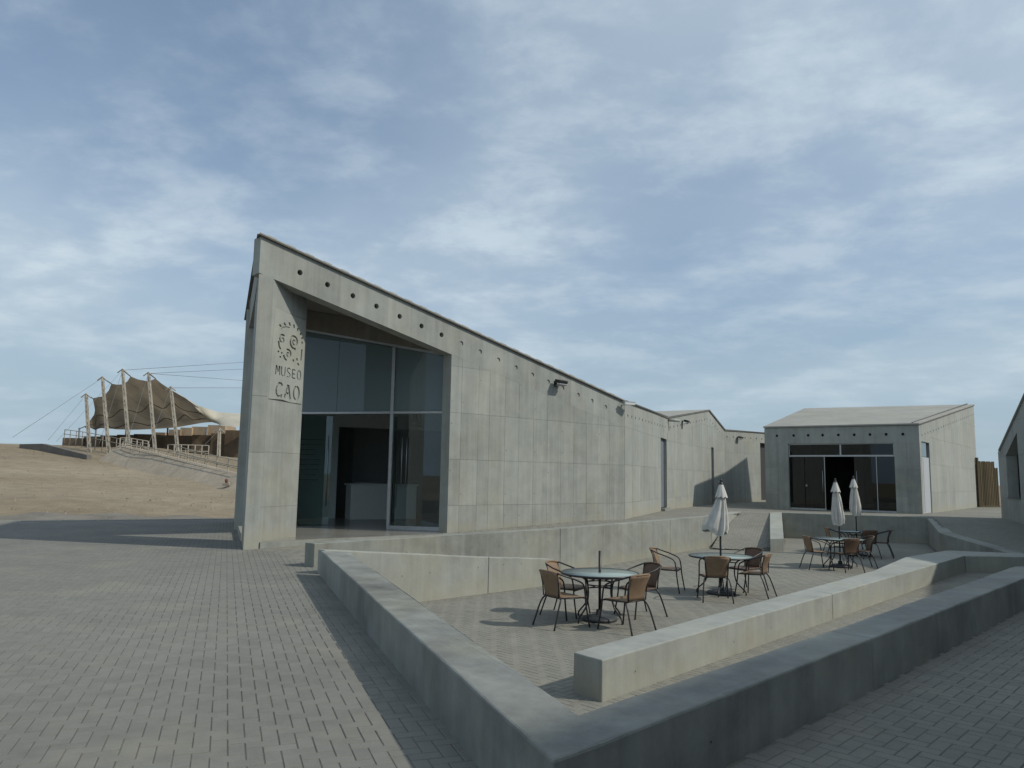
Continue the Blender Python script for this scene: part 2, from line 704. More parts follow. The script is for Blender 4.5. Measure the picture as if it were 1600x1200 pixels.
def ground_h(x, y):
    h = -4.0 - 0.045 * x + 0.079 * y
    q = -x / max(y, 1.0)
    cap = 2.75 + 1.9 * sstep(0.33, 0.56, q)
    h = min(h, cap + 0.002 * (y - 80) + 0.12 * math.sin(x * 0.11))
    for bx, by, br, ba in _bumps:
        d2 = ((x - bx) ** 2 + (y - by) ** 2) / (br * br)
        if d2 < 6:
            h += ba * math.exp(-d2)
    m = (1 - sstep(-4, 18, x)) * (1 - sstep(150, 260, math.hypot(x, y)))
    lo = -0.95
    h = lo + (h - lo) * m
    k = 0.12
    return lo + k * math.log1p(math.exp(min(40, (h - lo) / k)))


def axis(fine0, fine1, step, far):
    a = [fine0]
    s = step
    while a[-1] > -far:
        s *= 1.35
        a.append(a[-1] - s)
    b = [fine1]
    s = step
    while b[-1] < far:
        s *= 1.35
        b.append(b[-1] + s)
    return a[::-1][:-1] + list(np.arange(fine0, fine1, step)) + b


xs = axis(-72, 30, 1.0, 4500)
ys = axis(-10, 100, 1.0, 4500)
V = [(x, y, ground_h(x, y)) for y in ys for x in xs]
nx = len(xs)
Fc = [(j * nx + i, j * nx + i + 1, (j + 1) * nx + i + 1, (j + 1) * nx + i) for j in range(len(ys) - 1) for i in range(nx - 1)]
tag(mesh('ground', V, Fc, M_SAND, smooth=True), kind='structure')

# gravel strip beyond the edge of the paving, laid on the sand
gv, gf = [], []
ga, gb = Vector((-46, 9, 0)), Vector((-6, 31, 0))
for i in range(61):
    t = i / 60
    base = ga.lerp(gb, t)
    for j in range(13):
        w = j / 12
        q = base + Vector((-0.48, 0.877, 0)) * (w * (8.3 + 0.7 * math.sin(i * 0.31) + 0.4 * math.sin(i * 1.7)))
        gv.append((q.x, q.y, ground_h(q.x, q.y) + (0.05 if j < 12 else -0.03)))
for i in range(60):
    for j in range(12):
        a = i * 13 + j
        gf.append((a, a + 13, a + 14, a + 1))
tag(mesh('gravel_strip', gv, gf, M_GRAVEL, smooth=True), kind='structure')


# ------------------------------------------------------------------ paving
def inside(px, py, poly):
    c = np.zeros(px.shape, bool)
    n = len(poly)
    for i in range(n):
        x1, y1 = poly[i]
        x2, y2 = poly[(i + 1) % n]
        k = ((y1 > py) != (y2 > py))
        c ^= k & (px < (x2 - x1) * (py - y1) / ((y2 - y1) if y2 != y1 else 1e-9) + x1)
    return c


def project(x, y, z):
    X, Y, Z = x, y, z - EYE
    w = Y * _F.y + Z * _F.z
    w = np.where(w < 0.05, 0.05, w)
    u = X * _R.x + Y * _R.y + Z * _R.z
    v = X * _U.x + Y * _U.y + Z * _U.z
    return 800 + FPX * u / w, 600 - FPX * v / w, w


BW, BL = 0.094, 0.188
GAP, CH, DEP = 0.007, 0.003, 0.0045


def paver_mesh():
    hl, hw = BL / 2 - GAP / 2, BW / 2 - GAP / 2
    v = [(sx * (hl - CH), sy * (hw - CH), 0) for sx, sy in ((-1, -1), (1, -1), (1, 1), (-1, 1))]
    v += [(sx * hl, sy * hw, -CH) for sx, sy in ((-1, -1), (1, -1), (1, 1), (-1, 1))]
    v += [(sx * hl, sy * hw, -DEP - 0.01) for sx, sy in ((-1, -1), (1, -1), (1, 1), (-1, 1))]
    f = [(0, 1, 2, 3)]
    for a in (0, 4):
        for i in range(4):
            j = (i + 1) % 4
            f.append((a + i, a + 4 + i, a + 4 + j, a + j))
    return np.array(v, float), f


PV, PF = paver_mesh()


def paving(name, poly, zfun, ang, mat, n_single, far_cull=60, label_parent=True):
    """structure sheet (joint sand) with herringbone pavers standing on it"""
    bm = bmesh.new()
    n = len(poly)
    # the sheet follows the slope: triangulated polygon subdivided by a grid of cells
    parent = None
    ca, sa = math.cos(ang), math.sin(ang)
    P = np.array(poly)
    u = P[:, 0] * ca + P[:, 1] * sa
    w = -P[:, 0] * sa + P[:, 1] * ca
    iu = np.arange(math.floor(u.min() / BW) - 2, math.ceil(u.max() / BW) + 2)
    iw = np.arange(math.floor(w.min() / BW) - 2, math.ceil(w.max() / BW) + 2)
    I, J = np.meshgrid(iu, iw, indexing='ij')
    K = (I - J) % 4
    res = []
    for kind in (0, 3):
        m = K == kind
        i, j = I[m], J[m]
        if kind == 0:
            cu, cw, rot = (i + 1) * BW, (j + .5) * BW, ang
        else:
            cu, cw, rot = (i + .5) * BW, (j + 1) * BW, ang + math.pi / 2
        x = cu * ca - cw * sa
        y = cu * sa + cw * ca
        ok = inside(x, y, poly)
        x, y = x[ok], y[ok]
        z = np.array([zfun(a, b) for a, b in zip(x, y)])
        qx, qy, d = project(x, y, z)
        marg = 2.6 * FPX / d
        ok = (y > 1.2) & (qx + marg > -40) & (qx - marg < 1640) & (d < far_cull)
        for a, b, c, dd, sx_, sy_ in zip(x[ok], y[ok], z[ok], d[ok], qx[ok], qy[ok]):
            vis = 0 <= sx_ <= 1600 and sy_ <= 1200
            res.append((dd if vis else dd + 100, a, b, c, rot))
    res.sort()
    # sheet
    step = 0.6
    gx = np.arange(P[:, 0].min() - step, P[:, 0].max() + step, step)
    gy = np.arange(P[:, 1].min() - step, P[:, 1].max() + step, step)
    sheet = bmesh.new()
    vs = [sheet.verts.new((p[0], p[1], 0)) for p in poly]
    sheet.faces.new(vs)
    bmesh.ops.triangulate(sheet, faces=list(sheet.faces))
    for _ in range(7):
        long = [e for e in sheet.edges if e.calc_length() > 1.0]
        if long:
            bmesh.ops.subdivide_edges(sheet, edges=long, cuts=1)
            bmesh.ops.triangulate(sheet, faces=[f for f in sheet.faces if len(f.verts) > 3])
    for v in sheet.verts:
        v.co.z = zfun(v.co.x, v.co.y) - DEP
    for f in sheet.faces:
        f.normal_update()
        if f.normal.z < 0:
            f.normal_flip()
    me = bpy.data.meshes.new(name)
    sheet.to_mesh(me)
    sheet.free()
    parent = tag(link(name, me, M_JOINT), kind='structure')
    # single pavers
    me = bpy.data.meshes.new('paver')
    me.from_pydata(PV.tolist(), [], PF)
    me.materials.append(mat)
    r = random.Random(hash(name) % 1000 if False else len(name))
    first = None
    for dd, a, b, c, rot in res[:n_single]:
        o = bpy.data.objects.new('paver', me)
        COL.objects.link(o)
        o.parent = parent
        o.location = (a, b, c + r.uniform(-.0008, .0008))
        tx = (zfun(a + .05, b) - zfun(a - .05, b)) / .1
        ty = (zfun(a, b + .05) - zfun(a, b - .05)) / .1
        nrm = Vector((-tx + r.uniform(-.0025, .0025), -ty + r.uniform(-.0025, .0025), 1))
        o.rotation_mode = 'QUATERNION'
        o.rotation_quaternion = Vector((0, 0, 1)).rotation_difference(nrm) @ Matrix.Rotation(rot, 3, 'Z').to_quaternion()
    rest = res[n_single:]
    if rest:
        R_ = np.array([q[1:] for q in rest])
        N = len(R_)
        rs = np.random.RandomState(5)
        cs, sn = np.cos(R_[:, 3]), np.sin(R_[:, 3])
        vx = PV[None, :, 0] * cs[:, None] - PV[None, :, 1] * sn[:, None]
        vy = PV[None, :, 0] * sn[:, None] + PV[None, :, 1] * cs[:, None]
        sx_ = np.array([(zfun(a + .05, b) - zfun(a - .05, b)) / .1 for a, b in R_[:, :2]]) + rs.uniform(-.0025, .0025, N)
        sy_ = np.array([(zfun(a, b + .05) - zfun(a, b - .05)) / .1 for a, b in R_[:, :2]]) + rs.uniform(-.0025, .0025, N)
        vz = R_[:, 2:3] + PV[None, :, 2] + rs.uniform(-.0008, .0008, (N, 1)) + vx * sx_[:, None] + vy * sy_[:, None]
        vx = vx + R_[:, 0:1]
        vy = vy + R_[:, 1:2]
        verts = np.stack([vx, vy, vz], -1).reshape(-1, 3)
        k = len(PV)
        F0 = np.array(PF)
        faces = (F0[None] + (np.arange(N) * k)[:, None, None]).reshape(-1, 4)
        me = bpy.data.meshes.new('pavers')
        me.vertices.add(len(verts))
        me.vertices.foreach_set('co', verts.ravel())
        me.loops.add(faces.size)
        me.loops.foreach_set('vertex_index', faces.ravel().astype(np.int32))
        me.polygons.add(len(faces))
        me.polygons.foreach_set('loop_start', np.arange(0, faces.size, 4, dtype=np.int32))
        me.polygons.foreach_set('use_smooth', np.zeros(len(faces), bool))
        me.update(calc_edges=True)
        me.validate()
        me.materials.append(mat)
        o = link('pavers', me, None, parent)
        o['kind'] = 'stuff'
    return parent


TZ = 0.33
PLZ = -0.60


def walk_z(x, y):
    if x > 12.2 and y < 28.4:
        return TZ - 0.63 * sstep(0, 1, (28.4 - y) / 8.0) * sstep(12.2, 13.0, x)
    t = ((x + 4.3) * 0.70 + (y - 15.0) * 0.714) / 9.9
    return TZ * min(1.0, max(0.0, t))


def flat0(x, y):
    return 0.0


def plaza_z(x, y):
    return PLZ


A_LEFT = math.atan2(0.94, -0.345)
A_WALL = math.radians(90 - 43.8)
forecourt_poly = [(-34, -4), (-34, 12.2), (-14.85, 22.73), (-9.07, 25.91), (-8.66, 24.5), (-5.3, 15.7), (-5.0, 16.0), (-4.0, 15.1),
                  (-3.1, 13.2), (-2.5, 12.3), (0.3, 3.4), (0.4, -4)]
paving('forecourt_paving', forecourt_poly, flat0, A_LEFT, M_PAVER, 300, 40)
side_poly = [(0.28, 3.46), (2.78, 6.05), (6.6, 10.05), (7.6, 11.1), (9.5, 11.0), (8.0, 4), (6, -4), (0.402, -4)]
paving('side_paving', side_poly, flat0, A_WALL, M_PAVER, 300, 40)
plaza_poly = [(-2.75, 12.1), (-2.5, 11.8), (0.3, 4.0), (7.45, 11.5), (13.2, 12.0), (13.3, 20.4), (13.3, 24.2), (15.1, 28.2), (10.6, 30.1), (9.2, 26.2),
              (7.0, 26.2), (4.6, 22.8), (1.0, 18.0), (-0.2, 16.8), (0.95, 15.95), (-2.5, 12.6)]
paving('plaza_paving', plaza_poly, plaza_z, A_WALL, M_PAVER2, 300, 60)
walk_poly = [(-4.3, 14.9), (-5.16, 15.97), (-1.5, 19.1), (3.5, 23.55), (6.45, 31.7), (12.0, 43.2), (18.0, 49.5), (18.6, 47.8), (11.7, 35.5), (16.6, 31.6),
             (26.2, 43.4), (29, 43.4), (18.4, 29.0), (15.6, 20.3), (13.6, 20.3), (13.65, 24.2), (15.45, 28.4), (10.5, 30.05),
             (9.0, 30.0), (6.4, 25.6), (4.6, 23.0), (1.0, 18.1), (-3.3, 13.3)]
paving('walkway_paving', walk_poly, walk_z, A_WALL, M_PAVER2, 300, 75)


# ramps down into the plaza
def ramp1_z(x, y):
    t = ((x + 3.1) * 0.70 + (y - 12.4) * 0.714) / 5.6
    return PLZ * min(1.0, max(0.0, t)) - 0.004


paving('ramp_paving', [(-3.25, 13.05), (-2.75, 12.45), (0.86, 16.03), (0.9, 17.5)], ramp1_z, A_WALL, M_PAVER2, 0, 60)


def ramp2_z(x, y):
    t = (y - 24.2) / 5.6
    return PLZ + 0.006 + (TZ - PLZ) * min(1.0, max(0.0, t))


paving('ramp_paving', [(6.35, 24.5), (8.25, 24.1), (10.25, 29.95), (8.7, 30.2)], ramp2_z, math.radians(68), M_PAVER2, 0, 60)

# kerb along the free edge of the forecourt
kd = Vector((-14.85 + 9.07, 22.73 - 25.91, 0)).normalized()
kn = Vector((kd.y, -kd.x, 0))
if kn.y < 0:
    kn = -kn
k0, k1 = Vector((-9.07, 25.91, 0)), Vector((-34, 12.2, 0))
kerb = tag(bpy.data.objects.new('kerb', None), kind='structure')
COL.objects.link(kerb)
nk = 28
for i in range(nk):
    a, b = k0.lerp(k1, i / nk), k0.lerp(k1, (i + 1) / nk - 0.0006)
    prism('kerb_stone', [(a.x, a.y), (a.x + kn.x * .14, a.y + kn.y * .14), (b.x + kn.x * .14, b.y + kn.y * .14), (b.x, b.y)],
          -1.2, 0.015, M_PARAPET, kerb, 0.008, 1)


# ------------------------------------------------------------------ wall construction
class Frame:
    """vertical wall plane: s along, z up, off outwards (towards the viewer side)"""

    def __init__(self, P, Q, flip=False):
        self.P = Vector((P[0], P[1], 0))
        d = Vector((Q[0] - P[0], Q[1] - P[1], 0))
        self.L = d.length
        self.D = d.normalized()
        self.N = Vector((self.D.y, -self.D.x, 0))
        if flip:
            self.N = -self.N

    def __call__(self, s, z, off=0.0):
        p = self.P + self.D * s + self.N * off
        return Vector((p.x, p.y, z))

    def mat(self, s, z, off=0.0):
        """matrix with X along the wall, Y outwards, Z up"""
        m = Matrix((self.D, self.N, Vector((0, 0, 1)))).transposed().to_4x4()
        m.translation = self(s, z, off)
        return m


def clip_half(poly, a, b, c):
    out = []
    for i in range(len(poly)):
        p, q = poly[i], poly[(i + 1) % len(poly)]
        dp, dq = a * p[0] + b * p[1] - c, a * q[0] + b * q[1] - c
        if dp <= 0:
            out.append(p)
        if (dp < 0 < dq) or (dq < 0 < dp):
            t = dp / (dp - dq)
            out.append((p[0] + (q[0] - p[0]) * t, p[1] + (q[1] - p[1]) * t))
    return out


def parea(p):
    return abs(sum(p[i][0] * p[(i + 1) % len(p)][1] - p[(i + 1) % len(p)][0] * p[i][1] for i in range(len(p)))) / 2


def slab_bm(bm, fr, poly, o0, o1):
    a = [bm.verts.new(fr(s, z, o0)) for s, z in poly]
    b = [bm.verts.new(fr(s, z, o1)) for s, z in poly]
    bm.faces.new(a)
    bm.faces.new(b[::-1])
    for i in range(len(poly)):
        j = (i + 1) % len(poly)
        bm.faces.new((a[i], b[i], b[j], a[j]))


def slab(name, fr, poly, o0, o1, mat, parent=None):
    bm = bmesh.new()
    slab_bm(bm, fr, poly, o0, o1)
    return from_bm(name, bm, mat, parent)


JG = 0.0055


def formwork(fr, regions, scuts, zcuts, mat, parent, core_t=0.30, core_name='wall', stagger=None):
    """cast wall: a core per wall plus one panel object per formwork board"""
    bm = bmesh.new()
    for reg in regions:
        slab_bm(bm, fr, reg, -0.010, -core_t)
    core = from_bm(core_name, bm, mat, parent)
    ties = bmesh.new()
    nt = 0
    for reg in regions:
        for i in range(len(scuts) - 1):
            for j in range(len(zcuts) - 1):
                p = clip_half(reg, -1, 0, -(scuts[i] + JG / 2))
                p = p and clip_half(p, 1, 0, scuts[i + 1] - JG / 2)
                p = p and clip_half(p, 0, -1, -(zcuts[j] + JG / 2))
                p = p and clip_half(p, 0, 1, zcuts[j + 1] - JG / 2)
                if not p or len(p) < 3 or parea(p) < 0.004:
                    continue
                o = rnd.uniform(-0.002, 0.0015)
                slab('concrete_panel', fr, p, o, -0.02, mat, core)
                if parea(p) > 0.35:
                    for zz in (zcuts[j] + 0.28, zcuts[j + 1] - 0.28):
                        for ss in (scuts[i] + 0.05,):
                            if rnd.random() < 0.33:
                                c = fr(ss, zz, 0.0035)
                                vs = [ties.verts.new(c + fr.D * (0.011 * math.cos(k * math.pi / 3)) + Vector((0, 0, 0.011 * math.sin(k * math.pi / 3))))
                                      for k in range(6)]
                                ties.faces.new(vs)
                                nt += 1
    if nt:
        t = from_bm('tie_holes', ties, M_HOLE, core)
        t['kind'] = 'stuff'
    else:
        ties.free()
    return core


def hole_band(fr, top, h, holes, s0, s1, r, mat, parent, thick=0.3, depth=0.28, ends=True, name='fascia_band'):
    """roof band of a cast wall with a row of round vent holes; top(s) is the roof line"""
    bm = bmesh.new()
    seg = 20
    cuts = [s0] + [(a[0] + b[0]) / 2 for a, b in zip(holes, holes[1:])] + [s1]
    for i, (hs, hz, dep) in enumerate(holes):
        a, b = cuts[i], cuts[i + 1]
        quad = [(a, top(a) - h), (b, top(b) - h), (b, top(b)), (a, top(a))]
        ring, outer = [], []
        for k in range(seg):
            t = 2 * math.pi * k / seg
            dx, dz = math.cos(t), math.sin(t)
            best = 1e9
            for e in range(4):
                p, q = quad[e], quad[(e + 1) % 4]
                ex, ez = q[0] - p[0], q[1] - p[1]
                den = dx * ez - dz * ex
                if abs(den) < 1e-9:
                    continue
                tt = ((p[0] - hs) * ez - (p[1] - hz) * ex) / den
                uu = ((p[0] - hs) * dz - (p[1] - hz) * dx) / den
                if tt > 1e-6 and -1e-6 <= uu <= 1 + 1e-6:
                    best = min(best, tt)
            ring.append((hs + r * dx, hz + r * dz))
            outer.append((hs + best * dx, hz + best * dz))
        rv = [bm.verts.new(fr(*p, 0)) for p in ring]
        iv = [bm.verts.new(fr(*p, -dep)) for p in ring]
        ov = [bm.verts.new(fr(*p, 0)) for p in outer]
        cv = [bm.verts.new(fr(*p, 0)) for p in quad]
        for k in range(seg):
            j = (k + 1) % seg
            bm.faces.new((rv[k], rv[j], ov[j], ov[k]))
            bm.faces.new((rv[j], rv[k], iv[k], iv[j]))
            # corner of the cell between two rays
            for c in range(4):
                ang = math.atan2(quad[c][1] - hz, quad[c][0] - hs) % (2 * math.pi)
                if 2 * math.pi * k / seg < ang < 2 * math.pi * (k + 1) / seg:
                    bm.faces.new((ov[k], ov[j], cv[c]))
        bm.faces.new(iv)
    # underside, back, ends
    def q4(a, b, c, d):
        bm.faces.new([bm.verts.new(v) for v in (a, b, c, d)])
    q4(fr(s0, top(s0) - h, 0), fr(s1, top(s1) - h, 0), fr(s1, top(s1) - h, -thick), fr(s0, top(s0) - h, -thick))
    q4(fr(s0, top(s0) - h, -thick), fr(s1, top(s1) - h, -thick), fr(s1, top(s1), -thick), fr(s0, top(s0), -thick))
    q4(fr(s0, top(s0), 0), fr(s1, top(s1), 0), fr(s1, top(s1), -thick), fr(s0, top(s0), -thick))
    q4(fr(s0, top(s0) - h, 0), fr(s0, top(s0), 0), fr(s0, top(s0), -thick), fr(s0, top(s0) - h, -thick))
    q4(fr(s1, top(s1) - h, 0), fr(s1, top(s1), 0), fr(s1, top(s1), -thick), fr(s1, top(s1) - h, -thick))
    me = bpy.data.meshes.new(name)
    bm.to_mesh(me)
    bm.free()
    me.materials.append(mat)
    return link(name, me, None, parent)


def roof_slab(name, pts, t, mat, parent, tri=False):
    """slab through 3-D corner points, thickness t downwards"""
    bm = bmesh.new()
    hi = [bm.verts.new(p) for p in pts]
    lo = [bm.verts.new((p[0], p[1], p[2] - t)) for p in pts]
    bm.faces.new(hi)
    bm.faces.new(lo[::-1])
    n = len(pts)
    for i in range(n):
        j = (i + 1) % n
        bm.faces.new((lo[i], lo[j], hi[j], hi[i]))
    bmesh.ops.triangulate(bm, faces=[f for f in bm.faces if len(f.verts) > 3 and abs(f.normal.z) >= 0])
    return from_bm(name, bm, mat, parent)


def edge_strip(name, a, b, w, h, mat, parent, up=0.0):
    """flashing bar along an edge a->b"""
    a, b = Vector(a), Vector(b)
    d = (b - a)
    L = d.length
    x = d.normalized()
    y = Vector((0, 0, 1)).cross(x).normalized()
    z = x.cross(y)
    m = Matrix((x, y, z)).transposed().to_4x4()
    m.translation = (a + b) / 2 + z * up
    return box(name, m, L, w, h, mat, parent)


# ------------------------------------------------------------------ main museum building
P0 = (-5.36, 15.76)
WC = (3.48, 23.55)               # where the wall bends into the wing
PBL = (-8.66, 24.56)
PBR = (0.18, 32.35)
F1 = Frame(P0, WC)
museum = thing('museum_building', 'tall pointed bare concrete museum entrance with glass doors and sloping roofline', 'building', (*P0, 0))
museum.location = (0, 0, 0)


def r1(s):
    return 6.52 - 0.2224 * s


SO0, SO1 = 0.33, 5.10            # front opening
z_base = -0.1
holes1 = [(0.92, 0.26), (1.59, 0.26), (2.24, 0.26), (2.87, 0.26), (3.52, 0.26), (4.16, 0.26), (4.77, 0.26)]
holes1 += [(s, 0.026) for s in (5.40, 6.02, 6.65, 7.28, 7.89, 8.50, 9.08, 9.72, 10.31, 10.91)]
hole_band(F1, r1, 0.80, [(s, r1(s) - 0.415, d) for s, d in holes1], 0.0, F1.L, 0.062, M_WALL, museum, 0.34)
cols1 = [5.10, 5.45, 6.01, 6.38, 6.92, 7.42, 7.96, 8.49, 9.02, 9.55, 10.08, 10.58, 11.09, F1.L]
rows1 = [z_base, 0.82, 1.96, 3.13, 4.30, 5.0]
front = formwork(F1, [[(SO1, z_base), (F1.L, z_base), (F1.L, r1(F1.L) - 0.8), (SO1, r1(SO1) - 0.8)]], cols1, rows1, M_WALL, museum, 0.34, 'front_wall')
# plastered fins at the joint of the wall and the wing: a dark movement joint
slab('movement_joint', F1, [(F1.L + 0.004, 0.0), (F1.L + 0.026, 0.0), (F1.L + 0.026, 3.86), (F1.L + 0.004, 3.86)], -0.03, -0.25, M_HOLE, museum)

# corner pillar: front strip, splayed sign panel, left side
strip_end = F1(SO0, 0)
panel_end = F1(1.49, 0, -0.74)
pil_back = Vector((-6.10, 17.80, 0))
p0 = Vector((*P0, 0))
zt = r1(0) - 0.8
_fp = Frame((strip_end.x, strip_end.y), (panel_end.x, panel_end.y))
pil_poly = [p0, strip_end, _fp(0.035, 0, -0.035), _fp(_fp.L - 0.005, 0, -0.035), pil_back]


def roofz(x, y):
    return 6.52 - 0.238 * ((x - P0[0]) * 0.936 + (y - P0[1]) * 0.351)


prism('corner_pillar', [(p.x, p.y) for p in pil_poly], -0.2, [5.70, 5.66, 5.66, 5.95, 6.30], M_WALL, museum)
# thin board joints on the pillar, as proud panels
FP = Frame((strip_end.x, strip_end.y), (panel_end.x, panel_end.y))
for a, b in ((0.13, 0.84), (0.84, 1.98), (1.98, 3.08)):
    slab('concrete_panel', FP, [(0.0, a + .002), (FP.L - 0.006, a + .002), (FP.L - 0.006, b - .002), (0.0, b - .002)], 0.002, -0.05, M_WALL, museum)
for poly_ in ([(0.0, 5.05), (FP.L - 0.006, 5.03), (FP.L - 0.006, 5.48), (0.0, 5.66)], [(0.0, 3.082), (0.05, 3.082), (0.075, 4.2), (0.13, 5.05), (0.0, 5.05)],
              [(FP.L * .955, 3.082), (FP.L - .006, 3.082), (FP.L - .006, 5.03), (FP.L * .965, 5.03)]):
    slab('concrete_panel', FP, poly_, 0.001, -0.05, M_WALL, museum)
FS = Frame(P0, (strip_end.x, strip_end.y))
for a, b in ((-0.1, 1.96), (1.96, 3.13), (3.13, 5.7)):
    slab('concrete_panel', FS, [(0.004, a + .004), (FS.L - 0.002, a + .004), (FS.L - 0.002, b - .004), (0.004, b - .004)], 0.006, -0.01, M_WALL, museum)

# engraved plaster panel with the emblem and the name
def ribbon(pts, w0, w1=None, taper=False):
    """outline of a stroke in the panel plane"""
    pts = [Vector((p[0], p[1], 0)) for p in pts]
    L, R = [], []
    n = len(pts)
    for i, p in enumerate(pts):
        t = (pts[min(i + 1, n - 1)] - pts[max(i - 1, 0)]).normalized()
        nrm = Vector((-t.y, t.x, 0))
        w = (w0 + ((w1 if w1 is not None else w0) - w0) * i / (n - 1)) / 2
        L.append(p + nrm * w)
        R.append(p - nrm * w)
    return L, R


def add_ribbon(bm, fr, pts, w0, w1, o0, o1):
    L, R = ribbon(pts, w0, w1)
    n = len(L)
    g = lambda p, o: bm.verts.new(fr(p.x, p.y, o))
    lt, rt = [g(p, o1) for p in L], [g(p, o1) for p in R]
    lb, rb = [g(p, o0) for p in L], [g(p, o0) for p in R]
    for i in range(n - 1):
        bm.faces.new((lt[i], lt[i + 1], rt[i + 1], rt[i]))
        bm.faces.new((lb[i], rb[i], rb[i + 1], lb[i + 1]))
        bm.faces.new((lt[i], lb[i], lb[i + 1], lt[i + 1]))
        bm.faces.new((rt[i], rt[i + 1], rb[i + 1], rb[i]))
    bm.faces.new((lt[0], rt[0], rb[0], lb[0]))
    bm.faces.new((lt[-1], lb[-1], rb[-1], rt[-1]))


def spiral(cx, cz, r0, r1_, a0, turns, n=26, sx=1.0):
    return [(cx + sx * (r0 + (r1_ - r0) * i / n) * math.cos(a0 + turns * 2 * math.pi * i / n),
             cz + (r0 + (r1_ - r0) * i / n) * math.sin(a0 + turns * 2 * math.pi * i / n)) for i in range(n + 1)]


SXP = FP.L / 0.985


def FPS(s_, z_, o_=0.0):
    return FP(s_ * SXP, z_, o_)


plaque_poly = [(0.03, 3.09), (0.40, 3.12), (0.62, 3.09), (0.93, 3.10), (0.955, 3.9), (0.95, 5.02), (0.55, 5.03), (0.09, 5.05), (0.05, 4.2)]
bm = bmesh.new()
slab_bm(bm, FPS, plaque_poly, 0.005, -0.052)
plaque = from_bm('sign_plaque', bm, M_PLASTER, museum)
plaque['label'] = 'pale plaster sign panel engraved with a spiral emblem and MUSEO CAO'
cut = bmesh.new()
O0, O1 = -0.03, 0.06
# emblem strokes (s across the panel, z up)
S = 1.0
strokes = [
    (spiral(0.655, 4.45, 0.015, 0.165, math.radians(20), 1.75, 40, 0.86), 0.018, 0.042),
    (spiral(0.315, 4.42, 0.012, 0.105, math.radians(180), -1.35, 28, 0.9), 0.014, 0.034),
    (spiral(0.50, 4.14, 0.012, 0.10, math.radians(0), 1.35, 28, 0.9), 0.014, 0.034),
    ([(0.215, 4.36), (0.235, 4.26), (0.285, 4.19)], 0.034, 0.03),
    ([(0.365, 4.09), (0.41, 4.02), (0.465, 3.985)], 0.034, 0.03),
    ([(0.885, 4.33), (0.88, 4.20), (0.87, 4.07)], 0.03, 0.022),
    ([(0.255, 4.62), (0.31, 4.68), (0.40, 4.72), (0.50, 4.73)], 0.014, 0.014),
]
for a, b in (((0.215, 4.72), (0.27, 4.68)), ((0.335, 4.79), (0.39, 4.74)), ((0.475, 4.84), (0.515, 4.77)), ((0.615, 4.83), (0.63, 4.75)),
             ((0.735, 4.78), (0.73, 4.71)), ((0.84, 4.70), (0.81, 4.64)), ((0.895, 4.60), (0.855, 4.57)), ((0.90, 4.49), (0.86, 4.48)),
             ((0.21, 4.145), (0.245, 4.12)), ((0.305, 4.135), (0.335, 4.11)), ((0.27, 4.045), (0.30, 4.01)),
             ((0.64, 4.05), (0.665, 4.005)), ((0.745, 4.10), (0.77, 4.05)), ((0.78, 4.00), (0.82, 3.945))):
    strokes.append(([a, ((a[0] + b[0]) / 2, (a[1] + b[1]) / 2), b], 0.034, 0.03))
for pts, w0, w1 in strokes:
    add_ribbon(cut, FPS, pts, w0 * 1.35, w1 * 1.35, O0, O1)
# lettering, each letter drawn as strokes
LET = {
    'M': [[(0, 0), (0.08, 1)], [(0.20, 0.96), (0.5, 0.30)], [(0.58, 0.36), (0.80, 0.98)], [(0.92, 1), (1, 0)]],
    'U': [[(0.05, 1), (0.05, 0.4), (0.15, 0.1), (0.45, 0.0), (0.8, 0.1), (0.92, 0.4), (0.92, 1)]],
    'S': [[(0.9, 0.88), (0.6, 1.0), (0.2, 0.92), (0.12, 0.7), (0.4, 0.53), (0.8, 0.42), (0.9, 0.2), (0.65, 0.02), (0.1, 0.06)]],
    'E': [[(0.1, 0), (0.1, 1)], [(0.26, 0.95), (0.85, 0.95)], [(0.26, 0.5), (0.75, 0.5)], [(0.26, 0.05), (0.9, 0.05)]],
    'O': [[(0.5 + 0.45 * math.sin(t * 0.19 + 0.06), 0.5 + 0.5 * math.cos(t * 0.19 + 0.06)) for t in range(0, 33)]],
    'C': [[(0.95, 0.82), (0.8, 0.98), (0.5, 1.0), (0.18, 0.8), (0.05, 0.5), (0.12, 0.2), (0.35, 0.03), (0.7, 0.06)], [(0.78, -0.04), (0.92, 0.2)]],
    'A': [[(0, 0), (0.14, 0.30)], [(0.18, 0.40), (0.46, 1)], [(0.56, 0.98), (0.92, -0.04)], [(0.27, 0.36), (0.6, 0.36)]],
}


def word(txt, s0, s1, z0, h, w):
    n = len(txt)
    cell = (s1 - s0) / n
    for i, ch in enumerate(txt):
        for st in LET[ch]:
            pts = [(s0 + cell * (i + 0.08 + 0.74 * x), z0 + h * y) for x, y in st]
            if len(pts) == 2:
                pts = [pts[0], ((pts[0][0] + pts[1][0]) / 2, (pts[0][1] + pts[1][1]) / 2), pts[1]]
            add_ribbon(cut, FPS, pts, w, w * 0.8, O0, O1)


word('MUSEO', 0.17, 0.92, 3.63, 0.205, 0.029)
word('CAO', 0.19, 0.92, 3.17, 0.30, 0.045)
bmesh.ops.recalc_face_normals(cut, faces=cut.faces)
cme = bpy.data.meshes.new('cutter')
cut.to_mesh(cme)
cut.free()
cob = bpy.data.objects.new('cutter', cme)
COL.objects.link(cob)
md = plaque.modifiers.new('engrave', 'BOOLEAN')
md.operation = 'DIFFERENCE'
md.solver = 'EXACT'
md.use_self = True
md.object = cob
dg = bpy.context.evaluated_depsgraph_get()
new = bpy.data.meshes.new_from_object(plaque.evaluated_get(dg))
plaque.modifiers.clear()
if len(new.polygons) > 100:
    plaque.data = new
    for p in plaque.data.polygons:
        p.material_index = 0
bpy.data.objects.remove(cob)

